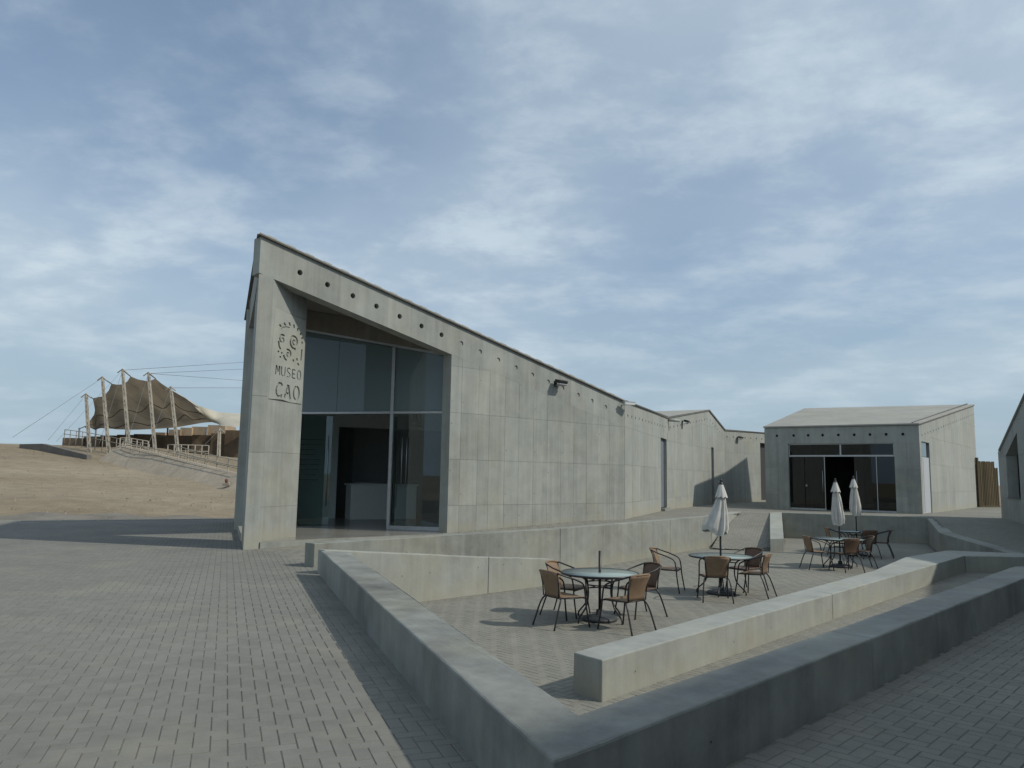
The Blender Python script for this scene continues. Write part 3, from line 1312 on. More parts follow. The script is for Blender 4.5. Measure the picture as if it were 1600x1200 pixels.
# left facade behind the pillar, with the open side of the porch
FL = Frame(PBL, P0)              # s from the back to the front corner
SL = FL.L
po0 = (pil_back - Vector((*PBL, 0))).length       # pillar back edge
gl_left = Vector((-7.42, 21.26, 0))               # glass line meets the facade
gs = (gl_left - Vector((*PBL, 0))).length
formwork(FL, [[(0, -1.0), (gs, -1.0), (gs, 6.45), (0, 6.45)]], [0, 1.2, 2.4, gs], [-1.0, 0.82, 1.96, 3.13, 4.3, 5.5, 6.5], M_WALL, museum, 0.3, 'side_wall')
slab('side_lintel', FL, [(gs, 5.55), (po0 + 0.3, 5.55), (SL - 0.36, 5.72), (SL - 0.36, 6.45), (gs, 6.45)], 0, -0.3, M_WALL, museum)
slab('side_sill', FL, [(gs, -0.1), (po0 - 0.01, -0.1), (po0 - 0.01, 0.17), (gs, 0.17)], 0.0, -0.25, M_WALL, museum)

# porch and lobby floor
GR = Vector((-1.62, 19.73, 0))
floor_poly = [(-5.05, 16.06), (-1.60, 19.05), (0.4, 20.85), (-0.9, 27.9), (-8.35, 24.4), (-6.3, 18.2), (-4.75, 17.0)]
prism('porch_floor', floor_poly, -0.1, 0.15, M_FLOOR, museum)
# stone edge of the porch floor
ea, eb = F1(0.36, 0, 0.0), F1(SO1 - 0.01, 0, 0.0)
slab('porch_step', F1, [(0.34, -0.1), (SO1 - 0.003, -0.1), (SO1 - 0.003, 0.145), (0.34, 0.13)], 0.035, -0.30, M_PARAPET, museum)

# glazed entrance screen
FG = Frame((gl_left.x, gl_left.y), (GR.x, GR.y))
GL = FG.L


def gtop(s):
    p = FG(s, 0)
    t = (s - 1.66) / (GL - 1.66)
    return 5.46 - 0.83 * t


g_lo, g_rail = 0.15, 3.17
sm = FG.L - 1.56                # mullion position


def gbar(name, s0, z0, s1, z1, w, par, d=0.07, off=0.0):
    a, b = FG(s0, z0, off), FG(s1, z1, off)
    x = (b - a).normalized()
    y = FG.N
    z = x.cross(y)
    m = Matrix((x, y, z)).transposed().to_4x4()
    m.translation = (a + b) / 2
    return box(name, m, (b - a).length, d, w, M_METAL, par, 0.004)


screen = bpy.data.objects.new('entrance_screen', bpy.data.meshes.new('entrance_screen'))
bm = bmesh.new()
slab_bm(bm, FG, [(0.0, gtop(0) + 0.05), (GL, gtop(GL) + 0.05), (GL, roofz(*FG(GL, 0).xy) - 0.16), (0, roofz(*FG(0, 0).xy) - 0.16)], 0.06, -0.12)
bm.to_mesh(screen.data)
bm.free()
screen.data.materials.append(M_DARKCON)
COL.objects.link(screen)
screen.parent = museum
gbar('frame_bar', GL - 0.03, g_lo, GL - 0.03, gtop(GL), 0.06, screen)
gbar('frame_bar', 0.95, gtop(0.95) + 0.02, GL, gtop(GL) + 0.02, 0.06, screen)
gbar('frame_bar', 0.95, g_rail, GL, g_rail, 0.06, screen, 0.08)
gbar('frame_bar', sm, g_lo, sm, gtop(sm) - 0.02, 0.085, screen, 0.09)
gbar('frame_bar', sm, g_lo + 0.05, GL, g_lo + 0.05, 0.10, screen)
gbar('frame_bar', 1.66, g_rail, 1.66, g_lo, 0.05, screen)


def pane(poly, mat, par, off=0.0, name='pane'):
    return slab(name, FG, poly, off, off - 0.012, mat, par)


slab('added_pier', FG, [(0.0, 0.0), (0.95, 0.0), (0.95, gtop(.95) + .3), (0.0, gtop(0) + .3)], 0.16, -0.2, M_WALL, museum)  # pier added so the porch side shows no sky reflected in glass
pane([(0.97, g_rail + .04), (sm - 1.62, g_rail + .04), (sm - 1.62, gtop(sm - 1.62) - .02), (0.97, gtop(0.97) - .02)], M_GLASS_UP, screen)
pane([(sm - 1.61, g_rail + .04), (sm - .05, g_rail + .04), (sm - .05, gtop(sm) - .02), (sm - 1.61, gtop(sm - 1.61) - .02)], M_GLASS_UP, screen)
pane([(sm + .05, g_rail + .04), (GL - .06, g_rail + .04), (GL - .06, gtop(GL - .06) - .02), (sm + .05, gtop(sm) - .02)], M_GLASS_UP, screen)
pane([(0.97, g_lo), (1.62, g_lo), (1.62, g_rail - .03), (0.97, g_rail - .03)], M_GLASS, screen)
pane([(sm + .05, g_lo + .10), (GL - .06, g_lo + .10), (GL - .06, g_rail - .03), (sm + .05, g_rail - .03)], M_GLASS, screen)


def glass_door(hinge_s, width, ang, flip, lettering=False):
    """frameless door leaf turned about its hinge; x along the leaf"""
    h = FG(hinge_s, g_lo + 0.01, 0.0)
    base = math.atan2(FG.D.y, FG.D.x) + (math.pi if flip else 0)
    d = bpy.data.objects.new('glass_door', bpy.data.meshes.new('glass_door'))
    COL.objects.link(d)
    d.parent = museum
    d.location = h
    d.rotation_euler = (0, 0, base + ang)
    bm = bmesh.new()
    bm_box(bm, Matrix.Translation((width / 2, 0, 1.48)), width, 0.012, 2.95)
    bm.to_mesh(d.data)
    bm.free()
    d.data.materials.append(M_GLASS_DOOR)
    for yy in (-0.05, 0.05):
        bm = bmesh.new()
        bm_tube(bm, [(width - 0.09, yy, 0.52), (width - 0.09, yy, 2.42)], 0.011, 8)
        for zz in (0.95, 2.0):
            bm_tube(bm, [(width - 0.09, yy, zz), (width - 0.09, 0, zz)], 0.009, 6)
        from_bm('handle', bm, M_STEEL, d, True)
    for zz in (0.06, 2.88):
        box('hinge_clamp', Matrix.Translation((0.07, 0, zz)), 0.13, 0.03, 0.09, M_BLACK, d)
    if lettering:
        r = random.Random(2)
        for i in range(9):
            zz = 2.30 - i * 0.135
            L = r.uniform(0.35, 0.58)
            box('print_line', Matrix.Translation((0.10 + L / 2, 0.009, zz)), L, 0.003, 0.022, M_DOORGREY, d)
    return d


glass_door(1.66 + 0.03, 0.92, math.radians(24), False, True)
glass_door(sm - 0.05, 0.95, math.radians(-78), True)
# handles of the fixed right pane
for ss in (sm + 0.33, sm + 0.46):
    bm = bmesh.new()
    bm_tube(bm, [FG(ss, 1.25, 0.05), FG(ss, 2.52, 0.05)], 0.010, 8)
    for zz in (1.5, 2.3):
        bm_tube(bm, [FG(ss, zz, 0.05), FG(ss, zz, 0)], 0.008, 6)
    from_bm('pull_handle', bm, M_STEEL, museum, True)

# lobby: white left wall, deep grey doorway, back wall, ceiling
def iwall(name, a, b, z0, z1, mat, t=0.12):
    f = Frame(a, b)
    return slab(name, f, [(0, z0), (f.L, z0), (f.L, z1), (0, z1)], 0, -t, mat, museum)


iwall('lobby_wall', (-7.35, 24.35), (-5.52, 24.62), 0.15, 4.9, M_WHITE)
iwall('lobby_wall', (-5.52, 24.62), (-1.2, 26.6), 3.05, 4.9, M_WHITE)
iwall('lobby_wall', (-5.62, 26.9), (-0.9, 28.6), 0.15, 4.9, M_GREYIN)
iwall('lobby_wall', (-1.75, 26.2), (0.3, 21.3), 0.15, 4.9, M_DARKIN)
iwall('lobby_wall', (-7.3, 21.6), (-8.3, 24.4), 0.15, 5.2, M_WHITE)
prism('lobby_ceiling', [(-7.3, 21.4), (-1.75, 19.9), (0.3, 21.2), (-0.9, 28.5), (-8.3, 24.6)], [4.95, 4.70, 4.3, 4.4, 5.0], [5.05, 4.80, 4.4, 4.5, 5.1], M_WHITE, museum)
desk = thing('reception_desk', 'plain white reception desk inside the glazed museum entrance', 'desk', (-4.1, 24.75, 0.15), math.atan2(1.0, 1.96))
box('desk_body', Matrix.Translation((0, 0, 0.53)), 2.15, 0.6, 1.06, M_WHITE, desk, 0.01)
box('desk_top', Matrix.Translation((0, 0, 1.085)), 2.25, 0.68, 0.045, M_WHITE, desk, 0.008)
box('paper_stack', Matrix.Translation((-0.55, -0.1, 1.125)), 0.7, 0.3, 0.03, M_PALEDOOR, desk, 0.003)

# rear walls and roof
FB = Frame(PBR, PBL)
zr = lambda q_: 3.7 + 2.6 * q_ / FB.L
for a_, b_ in ((0, 2.2), (7.4, FB.L)):
    slab('rear_wall', FB, [(a_, -1.0), (b_, -1.0), (b_, zr(b_)), (a_, zr(a_))], 0, -0.3, M_WALL, museum)
slab('rear_wall', FB, [(2.2, 3.3), (7.4, 3.3), (7.4, zr(7.4)), (2.2, zr(2.2))], 0, -0.3, M_WALL, museum)
slab('rear_wall', FB, [(2.2, -1.0), (7.4, -1.0), (7.4, 0.4), (2.2, 0.4)], 0, -0.3, M_WALL, museum)
rwin = slab('added_rear_window', FB, [(2.2, 0.4), (7.4, 0.4), (7.4, 3.3), (2.2, 3.3)], -0.1, -0.112, M_GLASS, museum)  # unseen glazed opening, added to bring daylight into the lobby
FR_ = Frame(WC, PBR)
slab('rear_wall', FR_, [(0.02, -0.2), (FR_.L, -0.2), (FR_.L, 3.7), (0.02, 3.8)], -0.02, -0.32, M_WALL, museum)
ov = 0.05
ra = F1(-0.05, 6.545, ov)
rb = F1(F1.L, r1(F1.L) + 0.012, ov)
rc = Vector((PBR[0], PBR[1], 3.93))
rd = Vector((PBL[0] - 0.03, PBL[1], 6.50))
roof_slab('roof', [ra + Vector((0, 0, .035)), rb + Vector((0, 0, .035)), rc + Vector((0, 0, .035)), rd + Vector((0, 0, .035))], 0.025, M_ROOF, museum)
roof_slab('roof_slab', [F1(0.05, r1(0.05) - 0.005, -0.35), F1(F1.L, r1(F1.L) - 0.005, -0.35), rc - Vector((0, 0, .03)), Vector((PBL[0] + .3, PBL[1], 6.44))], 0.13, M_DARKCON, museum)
edge_strip('flashing', F1(-0.06, 6.535, 0.03), F1(F1.L, r1(F1.L) + 0.003, 0.03), 0.06, 0.018, M_FLASH, museum)
edge_strip('flashing', Vector((PBL[0] - 0.05, PBL[1], 6.47)), F1(-0.06, 6.525, 0.03), 0.07, 0.035, M_FLASH, museum)
# roof batten ends sticking up over the front edge
nb = 26
for i in range(nb):
    s = 0.25 + i * (F1.L - 0.4) / nb
    m = F1.mat(s, r1(s) + 0.064, -0.09)
    box('roof_batten', m @ Matrix.Rotation(math.atan(0.2224), 4, 'Y'), 0.20, 0.24, 0.016, M_ROOF, museum)

# ------------------------------------------------------------------ lower wing behind the bend
wing = thing('museum_wing', 'low concrete wing with folded roofline and tall narrow door slits behind the parasols', 'building')
W0, W1, W2, W3, W4 = WC, (6.45, 31.7), (10.12, 39.3), (12.0, 43.2), (18.6, 50.4)
F2 = Frame(W0, W1)
F3 = Frame(W1, W3)
F4 = Frame(W3, W4)
zw0, zw1, zw2, zw3, zw4 = 3.90, 4.08, 5.10, 4.36, 4.55
s_pk = (Vector(W2) - Vector(W1)).length


def r2(s):
    return zw0 + (zw1 - zw0) * s / F2.L


def r3(s):
    return zw1 + (zw2 - zw1) * s / s_pk if s <= s_pk else zw2 + (zw3 - zw2) * (s - s_pk) / (F3.L - s_pk)


def r4(s):
    return zw3 + (zw4 - zw3) * s / F4.L


def slit_wall(fr, top, bw, s0, s1, slits, rows, colw, hole_s, mat, parent, zb=-0.2, r=0.055):
    """wall with door slits (a,b,z0,z1) below a hole band"""
    regs = []
    cur = s0
    lim = lambda s: top(s) - bw
    cuts = [s0]
    brk = sorted(set([s0, s1] + [v for a, b, _, _ in slits for v in (a, b)] + ([s_pk] if fr is F3 else [])))
    for a, b in zip(brk, brk[1:]):
        sl = [q for q in slits if q[0] <= a + 1e-6 and q[1] >= b - 1e-6]
        if sl:
            _, _, z0, z1 = sl[0]
            regs.append([(a, z1), (b, z1), (b, lim(b)), (a, lim(a))])
            regs.append([(a, zb), (b, zb), (b, z0), (a, z0)])
        else:
            regs.append([(a, zb), (b, zb), (b, lim(b)), (a, lim(a))])
    n = max(1, round((s1 - s0) / colw))
    sc = [s0 + (s1 - s0) * i / n for i in range(n + 1)]
    core = formwork(fr, regs, sc, rows, mat, parent)
    return core


def slit_infill(fr, a, b, z0, z1, parent, side_dark=True):
    d = slab('slit_infill', fr, [(a, z0), (b, z0), (b, z1), (a, z1)], -0.26, -0.30, M_DARKIN, parent)
    m = (a + b) / 2
    slab('door_leaf', fr, [(m - 0.02, z0 + .02), (b - 0.02, z0 + .02), (b - 0.02, z1 - .02), (m - 0.02, z1 - .02)], -0.12, -0.16, M_DOORGREY, d)
    slab('pane', fr, [(a + 0.02, z0 + (z1 - z0) * .5), (m - 0.02, z0 + (z1 - z0) * .5), (m - 0.02, z1 - .03), (a + 0.02, z1 - .03)], -0.13, -0.14, M_GLASS_UP, d)
    slab('threshold', fr, [(a - .05, z0 - .10), (b + .05, z0 - .10), (b + .05, z0), (a - .05, z0)], 0.16, -0.1, M_PARAPET, d)
    slab('lock', fr, [(m - .10, z0 + 1.05), (m - .04, z0 + 1.05), (m - .04, z0 + 1.35), (m - .10, z0 + 1.35)], -0.10, -0.13, M_STEEL, d)
    return d


ROWS = [-0.2, 0.82, 1.98, 3.14, 4.3, 5.5]
d2 = (F2.L - 1.75, F2.L - 0.25)
slit_wall(F2, r2, 0.62, 0.03, F2.L, [(d2[0], d2[1], 0.43, 3.18)], ROWS, 1.2, None, M_WALL_TER, wing)
slit_infill(F2, d2[0], d2[1], 0.43, 3.18, wing)
hole_band(F2, r2, 0.62, [(0.5 + i * 0.63, r2(0.5 + i * .63) - 0.40, 0.04) for i in range(13)], 0.03, F2.L, 0.055, M_WALL_TER, wing)
sd = s_pk + 0.55
slit_wall(F3, r3, 0.62, 0.0, F3.L, [(sd, sd + 0.62, 0.43, 3.25)], ROWS, 1.2, None, M_WALL_TER, wing)
slit_infill(F3, sd, sd + 0.62, 0.43, 3.25, wing)
hole_band(F3, r3, 0.62, [(0.45 + i * 0.63, r3(0.45 + i * .63) - 0.42, 0.04) for i in range(13)], 0.0, s_pk, 0.055, M_WALL_TER, wing)
h3 = [s_pk + 0.4 + i * 0.63 for i in range(6)]
hole_band(F3, r3, 0.62, [(s, r3(s) - 0.42, 0.04) for s in h3], s_pk, F3.L, 0.055, M_WALL_TER, wing)
d4 = (4.55, 6.1)
slit_wall(F4, r4, 0.55, 0.0, F4.L, [(d4[0], d4[1], 0.40, 3.85)], ROWS, 1.2, None, M_WALL_TER, wing)
slab('slit_infill', F4, [(d4[0], 0.40), (d4[1], 0.40), (d4[1], 3.85), (d4[0], 3.85)], -0.26, -0.30, M_DARKIN, wing)  # dark sheet for an unlit opening, shade put into its colour
hole_band(F4, r4, 0.55, [(0.3 + i * 0.75, r4(0.3 + i * .75) - 0.36, 0.04 if i < 5 else 0.25) for i in range(12)], 0.0, F4.L, 0.055, M_WALL_TER, wing)
# roofs of the wing
RW = at(1026, 642.5, 46.0)
roof_slab('roof', [(W0[0], W0[1], zw0 + .05), (W1[0] + .05, W1[1] - .02, zw1 + .05), (RW.x - 2.0, RW.y - 4, zw1 + .9), (PBR[0], PBR[1], 3.95)], 0.06, M_ROOF, wing)
roof_slab('roof', [(W1[0] + .05, W1[1] - .02, zw1 + .055), (W2[0] + .05, W2[1] - .02, zw2 + .055), (RW.x, RW.y, RW.z), (RW.x - 2.0, RW.y - 4, zw1 + .905)], 0.06, M_ROOF, wing)
roof_slab('roof', [(W2[0] + .05, W2[1] - .02, zw2 + .05), (W3[0] + .03, W3[1] - .05, zw3 + .05), (W3[0] - 4, W3[1] + 8, zw3 + .3), (RW.x, RW.y, RW.z - .01)], 0.06, M_ROOF, wing)
roof_slab('roof', [(W3[0] + .03, W3[1] - .05, zw3 + .045), (W4[0], W4[1], zw4 + .045), (W4[0] - 5, W4[1] + 8, zw4 + .05), (W3[0] - 4, W3[1] + 8, zw3 + .29)], 0.06, M_ROOF, wing)
for a, za, b, zb in ((W0, zw0, W1, zw1), (W1, zw1, W2, zw2), (W2, zw2, W3, zw3), (W3, zw3, W4, zw4)):
    f = Frame(a, b)
    edge_strip('flashing', f(0, za + .03, .03), f(f.L, zb + .03, .03), 0.06, 0.04, M_FLASH, wing)
# rain spout in the valley
tube('rain_spout', [F3(0.1, zw1 - 0.08, 0.0), F3(0.35, zw1 - 0.10, 0.42)], 0.06, M_WALL_TER, wing, 10)
edge = Frame(W4, (W4[0] + 1.5, W4[1] - .5))

# ------------------------------------------------------------------ cafe building across the terrace
cafe = thing('cafe_building', 'square concrete building with sloping pale roof and wide glazed front behind two parasols', 'building')
A_, B_, C_, D_ = (11.67, 35.39), (16.72, 31.47), (26.18, 43.31), (17.0, 44.4)
FC = Frame(A_, B_)
FD = Frame(B_, C_)
FE = Frame(D_, A_)
FF = Frame(C_, D_)
zA, zC, zD = 3.98, 6.02, 5.72
co0, co1, cz1 = 1.06, 5.43, 3.25
CROWS = [0.0, 1.0, 2.15, 3.25]
formwork(FC, [[(0, 0.0), (co0, 0.0), (co0, 3.25), (0, 3.25)], [(co1, 0.0), (FC.L, 0.0), (FC.L, 3.25), (co1, 3.25)]],
         [0, 0.6, co0, co1, 5.9, FC.L], CROWS, M_WALL, cafe, 0.3, 'front_wall')
hole_band(FC, lambda s: zA - 0.005 * s, 0.73, [(s, 3.615 - 0.004 * i, 0.26) for i, s in enumerate((0.57, 1.32, 1.96, 2.58, 3.24, 3.89, 4.52, 5.15, 5.79))], 0.0, FC.L, 0.062, M_WALL, cafe)


def rD(s):
    return zA + (zC - zA) * s / FD.L


win = (0.35, 2.0, 2.72, 3.30)
dor = (0.45, 1.95, 0.34, 2.66)
formwork(FD, [[(0, 0), (0.35, 0), (0.35, rD(.35) - .75), (0, rD(0) - .75)],
              [(0.35, 3.30), (2.0, 3.30), (2.0, rD(2) - .75), (0.35, 3.301)],
              [(2.0, 0), (FD.L, 0), (FD.L, rD(FD.L) - .75), (2.0, rD(2) - .75)]],
         [0, 0.35, 2.0, 4.7, 7.6, 10.2, 13.0, FD.L], [0, 1.2, 2.4, 3.55, 4.8, 6], M_WALL_TER, cafe, 0.3, 'side_wall')
hole_band(FD, rD, 0.75, [(0.6 + i * 0.62, rD(.6 + i * .62) - 0.50, 0.2) for i in range(24)], 0.0, FD.L, 0.055, M_WALL_TER, cafe)
sdoor = slab('side_door', FD, [(0.36, 0.34), (1.99, 0.34), (1.99, 2.66), (0.36, 2.66)], -0.04, -0.10, M_PALEDOOR, cafe)
slab('door_panel', FD, [(0.72, 0.40), (0.75, 0.40), (0.75, 2.62), (0.72, 2.62)], -0.03, -0.05, M_METAL, sdoor)
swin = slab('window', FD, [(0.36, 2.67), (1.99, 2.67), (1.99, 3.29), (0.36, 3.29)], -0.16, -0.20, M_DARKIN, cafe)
slab('pane', FD, [(0.37, 2.68), (1.6, 2.68), (1.6, 3.28), (0.37, 3.28)], -0.06, -0.08, M_GLASS_UP, swin)
slab('left_wall', FE, [(0, 0), (FE.L, 0), (FE.L, zA - .02), (0, zD - .02)], 0, -0.3, M_WALL, cafe)
slab('rear_wall', FF, [(0.4, 0), (FF.L, 0), (FF.L, zD - .02), (0.4, zC - .03)], -0.003, -0.3, M_WALL, cafe)
roof_slab('roof', [FC(-0.03, zA + .07, .06), FC(FC.L + .03, zA + .04, .06), (C_[0] + .05, C_[1], zC + .06), (D_[0], D_[1], zD + .07)], 0.06, M_ROOF, cafe)
edge_strip('flashing', FC(-.03, zA + .022, .03), FC(FC.L, zA - .01, .03), 0.05, 0.03, M_FLASH, cafe)
edge_strip('flashing', FD(0, zA + .0, .03), FD(FD.L, zC + .0, .03), 0.05, 0.03, M_FLASH, cafe)
# standing battens near the roof's right verge
edge_strip('verge_batten', FC(FC.L - 0.25, zA + .075, -.1), Vector((C_[0] - .3, C_[1] + .1, zC + .09)), 0.05, 0.05, M_FLASH, cafe)
prism('cafe_floor', [tuple(FC(.1, 0, -.02).xy), tuple(FC(FC.L - .1, 0, -.02).xy), C_, D_], 0.0, 0.335, M_FLOOR, cafe)


def cbar(s0, z0, s1, z1, w, par, d=0.06, off=-0.12, mat=None):
    a, b = FC(s0, z0, off), FC(s1, z1, off)
    x = (b - a).normalized()
    z = x.cross(FC.N)
    m = Matrix((x, FC.N, z)).transposed().to_4x4()
    m.translation = (a + b) / 2
    return box('frame_bar', m, (b - a).length, d, w, mat or M_METAL, par)


cscreen = cbar(co0, 2.70, co1, 2.70, 0.07, cafe)
cscreen.name = 'glazed_screen'
for a in ((co0, 3.22, co1, 3.22, .05), (co0 + .02, 2.70, co0 + .02, 3.22, .045), (co1 - .02, 2.70, co1 - .02, 3.22, .045), (3.28, 2.70, 3.28, 3.22, .06),
          (co0, 0.37, 2.62, 0.37, .07), (3.98, 0.37, co1, 0.37, .07)):
    cbar(*a[:4], a[4], cscreen)
for a, b in ((co0 + .03, 3.25), (3.31, co1 - .03)):
    slab('pane', FC, [(a, 2.74), (b, 2.74), (b, 3.19), (a, 3.19)], -0.11, -0.12, M_GLASS_DK, cscreen)
for a, b in ((co0 + .01, 1.73), (4.74, co1 - .01)):
    slab('pane', FC, [(a, 0.41), (b, 0.41), (b, 2.66), (a, 2.66)], -0.11, -0.12, M_GLASS_DK, cscreen)
for a, b, o in ((1.75, 2.61, -.11), (3.81, 4.72, -.13)):
    dr = slab('glass_door', FC, [(a, 0.41), (b, 0.41), (b, 2.66), (a, 2.66)], o, o - .012, M_GLASS_DK, cafe)
    hs = b - .1 if a < 2 else a + .1
    bm = bmesh.new()
    bm_tube(bm, [FC(hs, 0.75, o + .04), FC(hs, 2.05, o + .04)], 0.016, 8)
    from_bm('handle', bm, M_STEEL, dr, True)
    slab('edge_trim', FC, [(b - .03, .41), (b, .41), (b, 2.66), (b - .03, 2.66)], o + .012, o + .002, M_METAL, dr)
    slab('lock', FC, [(a + .02, 1.35), (a + .09, 1.35), (a + .09, 1.43), (a + .02, 1.43)], o + .03, o + .003, M_STEEL, dr)

# ------------------------------------------------------------------ long building on the right whose folded roof shades the foreground
hall = thing('side_building', 'shaded concrete building with steep folded roofline at the right edge', 'building')
K0 = Vector((18.3, 28.8, 0))
KD = Vector((-0.34, -0.9404, 0)).normalized()
K1 = K0 + KD * 42
FK = Frame((K1.x, K1.y), (K0.x, K0.y), False)
FK = Frame((K0.x, K0.y), (K1.x, K1.y), True)
if FK.N.x > 0:
    FK.N = -FK.N
prof = [(0, 2.82), (6.6, 5.85), (9.0, 4.78), (13.9, 3.42), (19.8, 4.32), (26.0, 6.72), (29.0, 7.88), (29.8, 8.15), (30.6, 7.2), (42, 6.6)]


def rK(s):
    for (a, za), (b, zb) in zip(prof, prof[1:]):
        if s <= b:
            return za + (zb - za) * (s - a) / (b - a)
    return prof[-1][1]


regs = [[(0, -1), (0.8, -1), (0.8, 2.62), (0, rK(0) - .02)], [(0.0, 2.80), (0.8, 2.62), (0.8, rK(.8)), (0, rK(0))]]
regs = [[(0, -1), (0.8, -1), (0.8, rK(.8)), (0, rK(0))],
        [(0.8, -1), (2.42, -1), (2.42, 1.11), (0.8, 1.11)],
        [(0.8, 2.62), (2.42, 3.38), (2.42, rK(2.42)), (0.8, rK(.8))]]
for (a, za), (b, zb) in zip([(2.42, rK(2.42))] + prof[1:], prof[1:]):
    regs.append([(a, -1), (b, -1), (b, zb), (a, za)])
formwork(FK, regs, [0, 0.8, 2.42, 4.6, 7, 9.4, 11.8, 14.2, 16.6, 19, 21.4, 23.8, 26.2, 28.6, 31, 34, 38, 42], [-1, 1.1, 2.6, 3.8, 5, 6.2, 7.4, 10.5], M_WALL, hall, 0.35, 'facade_wall')
rec = slab('window_recess', FK, [(0.75, 1.05), (2.5, 1.05), (2.5, 3.5), (0.75, 3.0)], -0.62, -0.66, M_WALL, hall)
slab('pane', FK, [(1.7, 1.15), (2.4, 1.15), (2.4, 2.7), (1.7, 2.7)], -0.58, -0.60, M_GLASS_DK, rec)
slab('sill', FK, [(0.81, 1.08), (2.41, 1.08), (2.41, 1.13), (0.81, 1.13)], 0.03, -0.6, M_FLASH, rec)
back = Vector((5.5, -1.99, 0))
FKe = Frame((K0.x, K0.y), (K0.x + back.x, K0.y + back.y))
slab('end_wall', FKe, [(0, -1), (FKe.L, -1), (FKe.L, 2.75), (0, 2.80)], 0, -0.3, M_WALL, hall)
FKn = Frame((K1.x, K1.y), (K1.x + back.x, K1.y + back.y))
slab('end_wall', FKn, [(0, -1), (FKn.L, -1), (FKn.L, 6.5), (0, 6.5)], 0, -0.3, M_WALL, hall)
for (a, za), (b, zb) in zip(prof, prof[1:]):
    pa, pb = FK(a, za + .06, .05), FK(b, zb + .06, .05)
    shade_rise = Vector((0, 0, 3.6 if a > 13 else 0.0))  # unseen rear roof raised to block more sky light over the foreground
    roof_slab('roof', [pa, pb, pb + back + shade_rise, pa + back + shade_rise], 0.08, M_ROOF, hall)
    slab('rear_wall', Frame((FK(a, 0).x + back.x, FK(a, 0).y + back.y), (FK(b, 0).x + back.x, FK(b, 0).y + back.y)),
         [(0, -1), (b - a, -1), (b - a, zb - .05 + shade_rise.z), (0, za - .05 + shade_rise.z)], 0, 0.2, M_WALL, hall)
    edge_strip('flashing', FK(a, za + .02, .03), FK(b, zb + .02, .03), 0.05, 0.035, M_FLASH, hall)

g0 = FK(13.9, 0)
FKg = Frame((g0.x, g0.y), (g0.x + back.x, g0.y + back.y))
slab('added_gable', FKg, [(0.05, 3.3), (FKg.L, 3.3), (FKg.L, 7.0), (0.05, 3.45)], 0.0, -0.2, M_WALL, hall)  # closes the added rise of the unseen rear roof
slab('added_gable', FKn, [(0.05, 6.4), (FKn.L, 6.4), (FKn.L, 10.1), (0.05, 6.55)], 0.01, -0.2, M_WALL, hall)

# ------------------------------------------------------------------ low walls
PB = 0.014


def wall_thing(name, label, cat='low wall'):
    return thing(name, label, cat)


pw = wall_thing('parapet_wall', 'long low worn concrete wall turning a sharp corner in the foreground')
PT = 0.375
o0, o1_ = Vector((-2.90, 12.05)), Vector((0.20, 3.37))
i0, i1 = Vector((-2.43, 11.90)), Vector((0.36, 4.02))
dl = (o1_ - o0).normalized()


def sec(parent, a, b, c, d, zb, zt, mat, name='wall_section', bev=PB):
    return prism(name, [tuple(a), tuple(b), tuple(c), tuple(d)], zb, zt, mat, parent, bev, 2, True)


q = 0.155
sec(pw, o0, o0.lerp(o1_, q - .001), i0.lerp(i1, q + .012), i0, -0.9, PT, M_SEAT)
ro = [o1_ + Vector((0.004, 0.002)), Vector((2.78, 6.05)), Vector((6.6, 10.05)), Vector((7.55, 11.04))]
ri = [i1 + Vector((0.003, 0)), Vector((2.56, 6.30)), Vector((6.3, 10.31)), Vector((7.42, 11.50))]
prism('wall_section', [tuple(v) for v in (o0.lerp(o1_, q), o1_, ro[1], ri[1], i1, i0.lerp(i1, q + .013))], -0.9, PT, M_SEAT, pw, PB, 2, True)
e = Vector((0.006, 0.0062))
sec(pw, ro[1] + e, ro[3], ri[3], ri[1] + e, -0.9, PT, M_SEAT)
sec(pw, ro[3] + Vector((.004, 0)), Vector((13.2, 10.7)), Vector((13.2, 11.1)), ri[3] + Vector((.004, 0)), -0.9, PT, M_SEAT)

rp = wall_thing('ramp_wall', 'sunlit low concrete wall beside the narrow ramp, sinking into the plaza')
ra0, ra1 = Vector((-2.86, 12.15)), Vector((0.90, 15.87))
rn = Vector((-0.70, 0.714)) * 0.2
rm = ra0.lerp(ra1, 0.66)
sec(rp, ra0, rm, rm + rn, ra0 + rn, -0.9, [0.373, 0.055, 0.055, 0.373], M_BENCH)
sec(rp, rm + Vector((.006, .006)), ra1, ra1 + rn, rm + rn + Vector((.006, .006)), -0.9, [0.055, -0.09, -0.09, 0.055], M_BENCH)

rw = wall_thing('retaining_wall', 'long concrete retaining wall below the walkway along the museum front', 'retaining wall')
RP = [Vector((-3.25, 13.03)), Vector((1.17, 17.9)), Vector((4.68, 22.7)), Vector((6.60, 25.45))]
for i in range(3):
    a, b = RP[i], RP[i + 1]
    d = (b - a).normalized()
    n_ = Vector((-d.y, d.x)) * 0.28
    g = d * 0.006
    sec(rw, a + g, b - g, b - g + n_, a + g + n_, -0.9, 0.39, M_PARAPET, bev=0.010)
sec(rw, RP[3] + Vector((.003, .003)), Vector((8.95, 30.1)), Vector((8.65, 30.25)), RP[3] + Vector((-0.22, 0.17)), -0.9, [0.39, 0.36, 0.36, 0.39], M_BENCH, bev=0.010)

bk = wall_thing('ramp_end_wall', 'short concrete wall sloping down beside the far ramp, pale top and shaded end', 'low wall')
sec(bk, Vector((8.03, 24.05)), Vector((8.48, 24.13)), Vector((10.5, 30.02)), Vector((9.98, 29.85)), -0.9, [-0.2, -0.2, 0.37, 0.37], M_BENCH)

